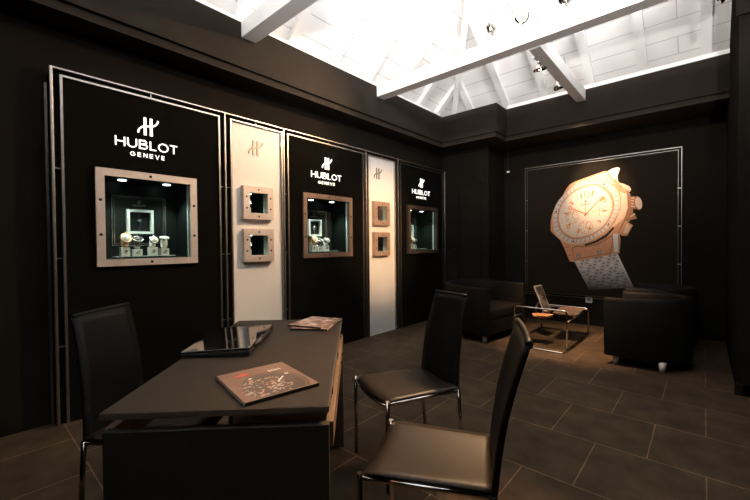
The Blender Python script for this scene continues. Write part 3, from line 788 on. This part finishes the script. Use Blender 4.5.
    poly([(584, 244.6), (596, 240.4), (606, 234.4), (613.5, 226.4), (614.4, 228.6), (606.6, 237.4), (597, 242.6), (586, 246)], 'art_black')
    line((564.5, 248), (569.6, 247), .6, 'art_gold_dark'); line((568, 256), (573, 254.5), .6, 'art_gold_dark')
    for x, y in ((578.6, 255.4), (599.4, 251.5)):
        ell(x, y, 2.2, 2.4, 'art_black'); ell(x, y, 1.7, 1.9, 'art_bezel'); line((x - .8, y - 1), (x - .8, y + 1), .6, 'art_black'); line((x + .8, y - 1), (x + .8, y + 1), .6, 'art_black'); line((x - .8, y), (x + .8, y), .5, 'art_black')
    # bezel with its baguette stones
    Bz = smooth(BEZ); Dl = smooth(DIAL)
    poly(Bz, 'art_gold_light')
    n = 84
    o_, i_ = resample(Bz, n * 2), resample(Dl, n * 2)
    poly([lerp(o_[k], i_[k], .10) for k in range(2 * n)], 'art_bezel_dark')
    for k in range(n):
        a, b = 2 * k, (2 * k + 1) % (2 * n)
        b2 = (2 * k + 2) % (2 * n)
        t_ = .72
        poly([lerp(o_[a], i_[a], .14), lerp(o_[b], i_[b], .14), lerp(o_[b], i_[b], t_), lerp(o_[a], i_[a], t_)], 'art_bezel')
        if k % 2: poly([lerp(o_[b], i_[b], .14), lerp(o_[b2], i_[b2], .14), lerp(o_[b2], i_[b2], t_), lerp(o_[b], i_[b], t_)], 'art_gold_light')
    poly([lerp(o_[k], i_[k], .74) for k in range(2 * n)], 'art_gold_dark')
    poly([lerp(o_[k], i_[k], .80) for k in range(2 * n)], 'art_gold')
    poly(Dl, 'art_dial')
    for k in (7, 62, 104, 140): ell(*lerp(o_[k], i_[k], .42), .9, .9, 'art_black', 8)
    # dial: minute ticks, numerals, sub-dials, hands
    c = (586.4, 214)
    tk = resample(Dl, 60)
    for k in range(60): line(lerp(tk[k], c, .05), lerp(tk[k], c, .09), .35, 'art_gold_dark')
    for a in (2, 8, 14, 20, 26, 32, 38, 44, 50, 56):
        line(lerp(tk[a], c, .18), lerp(tk[a], c, .36), 1.9, 'art_orange')
    def ringp(cx, cy, rx, ry, m):
        N = 24
        for i in range(N):
            a0, a1 = 2 * PI * i / N, 2 * PI * (i + 1) / N
            line((cx + rx * math.cos(a0), cy + ry * math.sin(a0)), (cx + rx * math.cos(a1), cy + ry * math.sin(a1)), .5, m)
        for i in range(8):
            a0 = 2 * PI * i / 8 + .3; line((cx + rx * .62 * math.cos(a0), cy + ry * .62 * math.sin(a0)), (cx + rx * .85 * math.cos(a0), cy + ry * .85 * math.sin(a0)), .55, 'art_gold_dark')
        line((cx, cy), (cx + rx * .1, cy - ry * .8), .7, 'art_orange'); line((cx, cy), (cx + rx * .6, cy + ry * .5), .5, 'art_gold_dark')
    ringp(572.8, 217.2, 6.4, 6.2, 'art_orange'); ringp(586.2, 227.2, 7.0, 6.2, 'art_orange')
    # numerals
    line((585.2, 191.5), (585.2, 196.5), 1.1, 'art_orange'); line((587.4, 192), (589.6, 192), 1., 'art_orange'); line((589.8, 192), (588, 196), 1., 'art_orange'); line((587.4, 196.4), (590.2, 196.4), 1., 'art_orange')
    line((603.8, 198), (606, 198), 1., 'art_orange'); line((606.2, 198), (604.2, 201.4), 1., 'art_orange'); line((603.8, 201.8), (606.8, 201.8), 1., 'art_orange')
    ell(568.6, 226.6, 2.0, 2.3, 'art_orange', 12); ell(568.6, 226.6, .9, 1.2, 'art_dial', 12)
    ell(570.6, 208, 2.0, 2.2, 'art_orange', 12); ell(570.6, 208, .9, 1.1, 'art_dial', 12)
    line((592.4, 212), (607.5, 207.4), .4, 'art_gold_dark'); line((599.8, 203), (599.4, 217), .5, 'art_orange')
    line((580.5, 205.6), (590.5, 203.4), .8, 'art_gold_dark'); ell(586.2, 201.4, .9, 1.3, 'art_gold_dark', 8)
    line(c, (572.4, 209), 1.2, 'art_orange'); line(c, (603.4, 196.4), 1.2, 'art_orange'); line((585.6, 212.6), (585.2, 190), .6, 'art_red')
    line((584.6, 215.8), (588, 212.8), 1.8, 'art_gold_dark')
    ell(602.8, 196.9, 1.0, 1.0, 'art_orange', 10)
M['poster_black'] = mat('poster_black_print', (.018, .0135, .0095), .7, spec=.0)
for nme, c in (('art_gold', (.58, .26, .125)), ('art_gold_light', (.72, .47, .31)), ('art_dial', (.72, .56, .42)), ('art_bezel', (.60, .50, .44)), ('art_bezel_dark', (.40, .30, .24)), ('art_orange', (.70, .22, .07)), ('art_strap_dark', (.22, .20, .19)), ('art_black', (.015, .01, .008)), ('art_gold_dark', (.34, .14, .06)), ('art_red', (.65, .12, .08)), ('art_strap_light', (.62, .55, .50))):
    M[nme] = mat(nme + '_print', c, .5, spec=.3, var=.06, scale=30)
# printed strap fades to black at its lower end, as the picture does
def fade_mat(name, col):
    m, nt, b = nmat(name); b.inputs['Roughness'].default_value = .5; b.inputs['Specular IOR Level'].default_value = .3
    tc = nt.nodes.new('ShaderNodeTexCoord'); sp = nt.nodes.new('ShaderNodeSeparateXYZ'); rp = nt.nodes.new('ShaderNodeValToRGB')
    nt.links.new(tc.outputs['Object'], sp.inputs[0])
    mr = nt.nodes.new('ShaderNodeMapRange'); mr.inputs['From Min'].default_value = .52; mr.inputs['From Max'].default_value = 1.0
    nt.links.new(sp.outputs['Z'], mr.inputs['Value']); nt.links.new(mr.outputs[0], rp.inputs['Fac'])
    e = rp.color_ramp.elements; e[0].color = (.014, .011, .009, 1); e[1].color = (*col, 1); e[0].position = .05; e[1].position = .8
    nt.links.new(rp.outputs['Color'], b.inputs['Base Color']); return m
for nme, c in (('art_strap', (.50, .45, .42)), ('art_strap_dark', (.20, .18, .17)), ('art_strap_light', (.68, .62, .57))):
    M[nme] = fade_mat(nme + '_fade', c)
poster()

# socket and ceiling-hung sensor
t = thing('wall_socket', 'small white wall socket under the poster, right of the glass table', 'socket', (-1.292, YW, .385))
MB().box((-.045, -.010, -.048), (.045, 0, .048)).build('plate', M['white_plastic'], t, bevel=.004)
MB().box((-.022, -.0125, -.020), (.022, -.010, .020)).build('outlet', M['alu_dark'], t, bevel=.003)
t = thing('hanging_sensor', 'tiny white sensor hanging under the ceiling edge, left of the poster', 'sensor', (-2.40, 6.0, 2.40))
MB().box((-.02, -.02, 0), (.02, .02, .028)).build('cap', M['white_plastic'], t, bevel=.006)
MB().cyl((0, 0, .028), (0, 0, .422), .004, n=8).build('cable', M['plastic'], t)

# ------------------------------------------------------------------ desk
DC = Vector((-1.577, .979, 0)); DA = R(135)      # local x = along the desk towards the far end
desk = thing('desk', 'dark brown writing desk with floating top over a panel base, laptop and magazines on it', 'desk', DC, DA)
# local frame: x = length (away from camera), y = -v : the right hand side in the photo is negative y
MB().box((-.660, -.340, .730), (.690, .340, .750), 0).build('desktop', M['desk'], desk, bevel=.002)
MB().box((-.6620, -.3420, .7295), (-.660, .342, .7485)).box((-.660, -.342, .7295), (.690, -.340, .7485)).box((-.660, .340, .7295), (.690, .342, .7485)).build('edge_band', M['desk_edge'], desk)
MB().box((-.668, -.342, 0), (-.638, .332, .694)).build('end_panel', M['desk_base'], desk, bevel=.002)
MB().box((.465, -.352, 0), (.495, .345, .690)).build('end_panel', M['desk_edge'], desk, bevel=.002)
MB().box((-.638, -.354, .61), (.465, -.330, .690)).build('side_rail', M['desk_rail'], desk, bevel=.002)
MB().box((-.638, .320, .61), (.465, .345, .690)).build('side_rail', M['desk_rail'], desk, bevel=.002)
for x in (-.45, .0, .38):
    for y in (-.333, .328): MB().cyl((x, y, .690), (x, y, .730), .011, n=14).build('spacer', M['chrome'], desk)
for x in (.06, .20):
    MB().cyl((x, -.352, .655), (x, -.360, .655), .009, n=14).build('bolt', M['chrome'], desk)

# laptop
lap = thing('laptop', 'closed glossy black laptop on the left side of the desk', 'laptop', (-1.800, .921, .750), R(135))
def wedge(mb, hx, hy, za, zb):
    """za, zb = (z at the hinge side, z at the front side)"""
    q = lambda z: [(-hx, -hy, z[0]), (hx, -hy, z[0]), (hx, hy, z[1]), (-hx, hy, z[1])]
    return mb.hexa(q(za), q(zb))
wedge(MB(), .24, .150, (.005, .005), (.024, .016)).build('base', M['plastic'], lap, bevel=.004)
wedge(MB(), .24, .1505, (.0235, .0155), (.0265, .0185)).build('trim', M['silver'], lap, bevel=.001)
wedge(MB(), .241, .152, (.0265, .0185), (.042, .028)).build('lid', M['piano'], lap, bevel=.004, seg=3)
for x in (-.2, .2):
    for y in (-.12, .12): MB().cyl((x, y, 0), (x, y, .005), .008, n=10).build('rubber_foot', M['plastic'], lap)
MB().cyl((-.15, -.152, .027), (.15, -.152, .027), .008, n=12).build('hinge', M['plastic'], lap)
for x in (-.12, -.04, .04, .12): MB().box((x - .012, -.1525, .011), (x + .012, -.1495, .019)).build('port', M['silver'], lap)

def paper_mat(name, a, b, c, seed, sc=30):
    """printed cover: a mottled photograph-like pattern"""
    m, nt, bs = nmat(name); bs.inputs['Roughness'].default_value = .35; bs.inputs['Specular IOR Level'].default_value = .4
    tc = nt.nodes.new('ShaderNodeTexCoord'); mp = nt.nodes.new('ShaderNodeMapping'); mp.inputs['Location'].default_value = (seed, seed * 1.7, 0)
    vo = nt.nodes.new('ShaderNodeTexVoronoi'); vo.inputs['Scale'].default_value = sc
    nz = nt.nodes.new('ShaderNodeTexNoise'); nz.inputs['Scale'].default_value = sc * .5; nz.inputs['Detail'].default_value = 8
    nt.links.new(tc.outputs['Object'], mp.inputs[0]); nt.links.new(mp.outputs[0], vo.inputs['Vector']); nt.links.new(mp.outputs[0], nz.inputs['Vector'])
    mu = nt.nodes.new('ShaderNodeMath'); mu.operation = 'MULTIPLY'
    nt.links.new(vo.outputs['Distance'], mu.inputs[0]); nt.links.new(nz.outputs['Fac'], mu.inputs[1])
    rp = nt.nodes.new('ShaderNodeValToRGB'); e = rp.color_ramp.elements
    e[0].position = .08; e[0].color = (*a, 1); e[1].position = .42; e[1].color = (*c, 1)
    k = e.new(.24); k.color = (*b, 1)
    nt.links.new(mu.outputs[0], rp.inputs['Fac']); nt.links.new(rp.outputs['Color'], bs.inputs['Base Color'])
    return m
M['mag_brown'] = mat('magazine_cover_brown', (.16, .095, .065), .38, var=.25, scale=14)
M['mag_dark'] = mat('magazine_dial_print', (.060, .042, .034), .38, var=.4, scale=40)
M['mag_parts'] = mat('magazine_grey_print', (.38, .33, .29), .4, var=.4, scale=80)
M['mag_white'] = mat('magazine_white_print', (.75, .70, .64), .4)
M['mag_red'] = mat('magazine_red_print', (.55, .08, .04), .4)
M['mag_orange'] = mat('magazine_orange_print', (.55, .30, .06), .4)
M['mag_mixed'] = paper_mat('magazine_mixed_print', (.05, .03, .02), (.28, .16, .10), (.60, .45, .35), 2., 26)
M['mag_mixed2'] = paper_mat('magazine_pink_print', (.10, .05, .035), (.40, .22, .15), (.70, .52, .42), 5., 22)
M['paper'] = mat('paper_block', (.62, .50, .40), .7, var=.1, scale=200)
M['spine'] = mat('magazine_black_spine', (.010, .009, .008), .4)
def magazine(loc, rz, L, W, T, label, cover, spine=False):
    t = thing('magazine', label, 'magazine', loc, rz, 'magazines on the desk')
    MB().box((-L / 2 + .002, -W / 2 + .001, .0008), (L / 2 - .002, W / 2 - .002, T - .0008)).build('pages', M['paper'], t)
    c = MB().box((-L / 2, -W / 2, 0), (L / 2, W / 2, .0008)).box((-L / 2, -W / 2, T - .0008), (L / 2, W / 2, T))
    c.box((L / 2, -W / 2, 0), (L / 2 + .0012, W / 2, T), 1) if spine else c.box((-L / 2, -W / 2 - .0012, 0), (L / 2, -W / 2, T), 1)
    co = c.build('cover', [cover, M['spine']], t)
    return t, co
mg, co = magazine((-1.188, .733, .750), R(-9.5), .305, .262, .012, 'thick magazine with a watch movement cover, alone on the near half of the desk', M['mag_brown'], True)
co.name = 'cover'
a = MB(); lay = [0]
def fl(pts, m):
    lay[0] += 1; z = .0121 + lay[0] * .00001
    a.add([(-y * 1.12, x * .86, z) for x, y in pts], [tuple(range(len(pts)))], m)
def disc(cx, cy, r, m, n=40, a0=0, a1=360, y0=-.131):
    fl([(cx + r * math.cos(R(a0 + (a1 - a0) * i / n)), max(y0, cy + r * math.sin(R(a0 + (a1 - a0) * i / n)))) for i in range(n + 1)], m)
rnd = random.Random(4)
disc(.01, -.06, .128, 1); disc(.01, -.06, .118, 0); disc(.01, -.06, .112, 1)
for i in range(170):
    r = .100 * math.sqrt(rnd.random()); th = rnd.uniform(0, 2 * PI); x, y = -.03 + r * math.cos(th), -.06 + r * math.sin(th) * .85
    if y < -.122: continue
    s = rnd.uniform(.002, .0065); an = rnd.uniform(0, PI); s2 = s * rnd.uniform(.4, 2.2)
    fl([(x + s2 * math.cos(an + PI / 4 + k * PI / 2) , y + s * math.sin(an + PI / 4 + k * PI / 2)) for k in range(4)], 2 if rnd.random() < .8 else (4 if rnd.random() < .4 else 5))
def stroke(p, q, w_, m):
    d = Vector(q) - Vector(p); n_ = Vector((-d.y, d.x)).normalized() * w_ / 2
    fl([Vector(p) + n_, Vector(p) - n_, Vector(q) - n_, Vector(q) + n_], m)
stroke((.028, -.045), (.072, -.008), .007, 3); stroke((-.06, .032), (-.045, .036), .009, 3); stroke((.088, .01), (.105, .006), .010, 3)
disc(-.062, .083, .013, 4, 16); stroke((-.095, .080), (-.035, .086), .014, 4)
for i, (dx, h) in enumerate(((0, .020), (.012, .016), (.024, .018), (.036, .014), (.048, .018))):
    stroke((.05 + dx, .068 - h / 2), (.05 + dx, .068 + h / 2), .005, 3); stroke((.046 + dx, .066), (.056 + dx, .066), .004, 3)
a.build('cover_picture', [M['mag_brown'], M['mag_dark'], M['mag_parts'], M['mag_white'], M['mag_red'], M['mag_orange']], mg, weld=False)
magazine((-1.797, 1.460, .750), R(33), .225, .275, .010, 'lower magazine of the small pile at the far right corner of the desk', M['mag_mixed'])
magazine((-1.815, 1.480, .7602), R(20), .225, .275, .009, 'top magazine of the small pile at the far right corner of the desk', M['mag_mixed2'])

# ------------------------------------------------------------------ leather dining chairs
def dining_chair(label, FL, FR, RR, RL, TL, TR, seat_h=.46, top_h=.94):
    """FL.. = plan corners of the seat seen by the sitter's opposite; TL/TR = top of the back"""
    c = (Vector(FL) + Vector(FR) + Vector(RR) + Vector(RL)) / 4
    t = thing('dining_chair', label, 'chair', (c.x, c.y, 0), 0, 'black leather chairs around the desk')
    V = lambda p, z: Vector((p[0] - c.x, p[1] - c.y, z))
    fl, fr, rr, rl = (V(p, seat_h) for p in (FL, FR, RR, RL)); tl, tr = V(TL, top_h), V(TR, top_h)
    fwd = ((fl + fr) / 2 - (rl + rr) / 2).normalized()
    # sling seat: sags between the side tubes, front lip rolls down
    NU, NV = 14, 12; top = []; bot = []
    for i in range(NU + 1):
        s = i / NU; row = []; rb = []
        for j in range(NV + 1):
            v = j / NV; p = (fl * (1 - v) + fr * v) * (1 - s) + (rl * (1 - v) + rr * v) * s
            sag = .022 * (1 - (2 * v - 1) ** 2) * (1 - .5 * s)
            lip = .016 * max(0, 1 - s * 9) ** 2
            e = min(1, min(v, 1 - v) * 14); edge = .006 * (1 - e) ** 2
            row.append(p + Vector((0, 0, .012 - sag - lip - edge))); rb.append(p + Vector((0, 0, -.008 - sag - lip + edge)))
        top.append(row); bot.append(rb)
    MB().slab(top, bot).build('seat', M['seat_leather'], t)
    # back: a leaning, slightly bowed leather slab wrapped over its frame
    NB = 14; f_ = []; b_ = []
    for i in range(NB + 1):
        s = i / NB; row = []; rw = []
        for j in range(9):
            v = j / 8; lo = rl * (1 - v) + rr * v; hi = tl * (1 - v) + tr * v
            p = lo * (1 - s) + hi * s - Vector((0, 0, .03 * (1 - s)))
            p -= fwd * (-.018 * math.sin(PI * s) + .010 * (1 - (2 * v - 1) ** 2))
            th = .013 * (1 - (abs(2 * v - 1)) ** 6 * .5) * (1 if s < .97 else .75)
            row.append(p + fwd * th); rw.append(p - fwd * th)
        f_.append(row); b_.append(rw)
    bk = MB().slab(f_, b_).build('backrest', M['leather'], t)
    # piping along the top of the back
    MB().tube([(f_[-1][j] + b_[-1][j]) / 2 for j in range(9)], .0115, 8).build('top_roll', M['leather'], bk)
    # legs
    r = .0105; inn = lambda p, q, d: p + (q - p).normalized() * d
    dn = Vector((0, 0, -1))
    for p, q, lean, top_z in ((fl, fr, .0, 0.004), (fr, fl, .0, .004), (rr, rl, -.03, -.004), (rl, rr, -.03, -.004)):
        a = p + Vector((0, 0, top_z)); g = Vector((p.x, p.y, 0)) + fwd * lean
        MB().tube([a, a.lerp(g, .5), g + Vector((0, 0, .006))], r, 12).lathe([(.012, 0), (.012, .008), (.004, .009)], 12, mx=Matrix.Translation(g)).build('leg', M['chrome'], t)
    for p, q in ((fl, rl), (fr, rr)):
        MB().tube([p + Vector((0, 0, -.012)), q + Vector((0, 0, -.012))], .0085, 10).build('side_tube', M['chrome'], t)
    MB().tube([rl + Vector((0, 0, -.022)), rr + Vector((0, 0, -.022))], .008, 10).build('rear_tube', M['chrome'], t)
    MB().tube([fl + Vector((0, 0, -.02)), fl.lerp(fr, .25) + Vector((0, 0, -.042)), fl.lerp(fr, .5) + Vector((0, 0, -.048)), fl.lerp(fr, .75) + Vector((0, 0, -.042)), fr + Vector((0, 0, -.02))], .007, 10).build('front_tube', M['chrome'], t)
    return t
dining_chair('black leather chair behind the visitor seat, middle of the picture, facing the desk corner', (-1.558, 1.565), (-1.176, 1.405), (-.998, 1.795), (-1.336, 1.935), (-1.296, 2.045), (-1.03, 1.965))
dining_chair('nearest black leather chair, seat lit from above, at the right foreground', (-1.042, 1.270), (-.882, .902), (-.492, 1.104), (-.650, 1.435), (-.557, 1.479), (-.392, 1.137))
dining_chair('black leather chair behind the desk at the left, against the dark wall', (-1.552, .585), (-1.815, .915), (-2.116, .606), (-1.891, .325), (-2.085, .322), (-2.30, .595))

# ------------------------------------------------------------------ tub armchairs
def armchair(label, loc, rz, W, D, H=.68, hb=.70, th=.085):
    """front faces local +x; W wide, D deep"""
    t = thing('armchair', label, 'armchair', loc, rz, 'black leather tub armchairs')
    # U shaped path of the shell centre line, from one arm front round the back to the other
    hw, hd = W / 2 - th / 2, D
    path = []
    r = min(hw, .36)
    xb = -D / 2 + th / 2
    path += [(D / 2, -hw), (D / 4, -hw), (xb + r, -hw)]
    path += [(xb + r + r * math.cos(R(a)), -hw + r + r * math.sin(R(a))) for a in range(-105, -181, -15)]
    mid = [(xb, -hw + r + (2 * hw - 2 * r) * k / 4) for k in range(1, 4)] if hw > r + .01 else []
    path += mid
    path += [(xb + r + r * math.cos(R(a)), hw - r + r * math.sin(R(a))) for a in range(180, 104, -15)]
    path += [(xb + r, hw), (D / 4, hw), (D / 2, hw)]
    N = len(path); g = []
    for i, (x, y) in enumerate(path):
        a = Vector(path[max(i - 1, 0)]); b = Vector(path[min(i + 1, N - 1)]); d = (b - a).normalized(); n = Vector((d.y, -d.x))   # outwards
        bk = max(0, min(1, (D / 4 - x) / (D * .6))); z1 = H + (hb - H) * bk
        sec = []
        for o, z in ((th / 2 - .012, .09), (th / 2, .12), (th / 2, z1 - .03), (th / 2 - .012, z1 - .008), (th / 4, z1), (-th / 4, z1), (-th / 2 + .012, z1 - .008), (-th / 2, z1 - .03), (-th / 2, .30), (-th / 2 + .01, .12), (-th / 2 + .012, .09)):
            p = Vector((x, y)) + n * o; sec.append((p.x, p.y, z))
        g.append(sec)
    sh = MB(); m_ = len(g[0])
    sh.sheet([q + [q[0]] for q in g], 0)
    sh.add(g[0], [tuple(range(m_))]); sh.add(g[-1], [tuple(range(m_ - 1, -1, -1))])
    sh.build('shell', M['arm_leather'], t, bevel=.006)
    # seam along the top of the shell
    iw = W / 2 - th
    fr = [(D / 2 - .01, -iw), (D / 2 - .01, iw), (xb + r * .6, iw), (xb + th * .6, iw * .5), (xb + th * .6, -iw * .5), (xb + r * .6, -iw)]
    MB().hexa([(x, y, .10) for x, y in fr], [(x, y, .285) for x, y in fr]).build('seat_base', M['arm_leather'], t, bevel=.01)
    fr2 = [(D / 2 - .002, -iw + .004), (D / 2 - .002, iw - .004), (xb + r * .65, iw - .004), (xb + th * .7, iw * .5), (xb + th * .7, -iw * .5), (xb + r * .65, -iw + .004)]
    MB().hexa([(x, y, .286) for x, y in fr2], [(x, y, .415) for x, y in fr2]).build('seat_cushion', M['arm_leather'], t, bevel=.03, seg=4)
    for x in (D / 2 - .085, -D / 2 + .20):
        for y in (-1, 1):
            yy = y * (W / 2 - .085)
            MB().tube([(x, yy, 0), (x, yy, .10)], [.021, .036], 16).build('leg', M['foot'], t)
    return t
armchair('black tub armchair left of the glass table, its seat facing right', (-2.345, 4.83, 0), R(-6), 1.02, .84, .69, .71)
armchair('nearer of the two black tub armchairs right of the glass table, seen from its side', (-.395, 4.74, 0), R(180 - 6), .76, .67)
armchair('farther black tub armchair on the right, partly hidden behind the nearer one', (-.36, 5.68, 0), R(180 - 4), .76, .64, .70, .71)

# ------------------------------------------------------------------ glass coffee table
ct = thing('coffee_table', 'low chrome tube and glass coffee table between the armchairs', 'coffee table', (-1.47, 5.06, 0))
hx, hy, hz = .303, .60, .462
r = .010
for y, z in ((-.46, hz), (.59, .352)):
    MB().tube(rounded([(-hx, y, r), (-hx, y, z), (hx, y, z), (hx, y, r)], .045, 6), r, 12).build('end_frame', M['chrome'], ct)
MB().tube(rounded([(-hx, .59, r), (-hx, -hy, r), (hx, -hy, r), (hx, .59, r)], .03, 4, ), r, 12).build('floor_frame', M['chrome'], ct)
MB().tube([(-hx, .59, r), (hx, .59, r)], r, 12).build('floor_rail', M['chrome'], ct)
for x in (-hx, hx):
    MB().tube([(x, -.46, .330), (x, .59, .330)], .006, 10).build('glass_rail', M['chrome'], ct)
MB().box((-hx + .008, -.445, .337), (hx - .008, .575, .345)).build('glass_top', M['table_glass'], ct, bevel=.001)
# things on the table (table top at .345)
M['holder'] = mat('brushed_holder', (.45, .40, .36), .3, metal=.7)
M['holder_print'] = paper_mat('holder_dark_print', (.008, .007, .006), (.03, .026, .024), (.12, .11, .10), 3., 7)
t = thing('brochure_stand', 'leaning silver edged brochure stand at the back of the glass table', 'stand', (-1.57, 5.22, .346), R(80))
mx = Matrix.Rotation(R(-22), 4, 'X')
MB().box((-.10, -.006, 0), (.10, .006, .345), mx=mx).build('frame', M['holder'], t, bevel=.003)
MB().box((-.088, -.0075, .015), (.088, -.006, .33), mx=mx).build('print', M['holder_print'], t)
MB().box((-.10, -.05, 0), (.10, .012, .008)).build('foot_plate', M['holder'], t, bevel=.002)
MB().box((-.02, .0, .0), (.02, .006, .20), mx=Matrix.Translation((0, .155, 0)) @ Matrix.Rotation(R(28), 4, 'X')).build('rear_strut', M['holder'], t)
M['tray'] = mat('bronze_tray', (.16, .095, .05), .4, metal=.4, var=.3, scale=15)
M['leaflet'] = paper_mat('leaflet_peach', (.12, .045, .022), (.26, .11, .055), (.34, .19, .11), 8., 18)
t = thing('open_brochure', 'large dark brochure with gold edges lying on the right side of the glass table', 'brochure', (-1.335, 5.30, .346), R(4))
MB().box((-.13, -.24, 0), (.15, .24, .010)).build('pages', M['tray'], t, bevel=.002)
MB().box((-.122, -.232, .010), (.142, .15, .0118)).build('dark_picture', M['mag_dark'], t)
MB().box((-.115, .16, .010), (.135, .228, .0118)).build('pale_picture', M['leaflet'], t)
for i, (dx, dy, rz) in enumerate(((-.045, 0, 25), (.0, .01, 10), (.035, -.01, -8))):
    t = thing('leaflet', '%s peach coloured leaflet of the fan at the front of the glass table' % ('left', 'middle', 'right')[i], 'leaflet', (-1.50 + dx, 4.80 + dy, .346 + .0045 * i), R(rz), 'peach leaflets')
    g = [[((u - .5) * .13, (v - .5) * .19, .002 + .010 * (i + 1) * .4 * (2 * v - 1) ** 2 * 0) for u in (0, 1)] for v in (0, .5, 1)]
    MB().box((-.065, -.095, 0), (.065, .095, .004)).build('leaflet_sheet', M['leaflet'], t, bevel=.001)

# ------------------------------------------------------------------ light, camera, view
wd = bpy.data.worlds.new('world'); S.world = wd; wd.use_nodes = True
bg = wd.node_tree.nodes['Background']; bg.inputs[0].default_value = (.75, .85, 1., 1); bg.inputs[1].default_value = .05

cam = bpy.data.cameras.new('camera'); cam.sensor_width = 36; cam.lens = 369.68 / 750 * 36; cam.clip_start = .02
co_ = bpy.data.objects.new('camera', cam); COL.objects.link(co_); S.camera = co_
yaw, pit, rol = R(41.654), R(.9034), R(-.5223)
Rv = Vector((math.cos(yaw), math.sin(yaw), 0)); F0 = Vector((-math.sin(yaw), math.cos(yaw), 0)); U0 = Vector((0, 0, 1))
F = F0 * math.cos(pit) - U0 * math.sin(pit); U = U0 * math.cos(pit) + F0 * math.sin(pit)
R2 = Rv * math.cos(rol) + U * math.sin(rol); U2 = U * math.cos(rol) - Rv * math.sin(rol)
mw = Matrix((R2, U2, -F)).transposed().to_4x4(); mw.translation = (0, 0, 1.25)
co_.matrix_world = mw
vs = S.view_settings
vs.view_transform = 'Standard'; vs.look = 'None'; vs.gamma = 1; vs.use_curve_mapping = False; vs.exposure = 0
S.display_settings.display_device = 'sRGB'
S.cycles.max_bounces = 8
S.cycles.use_denoising = True
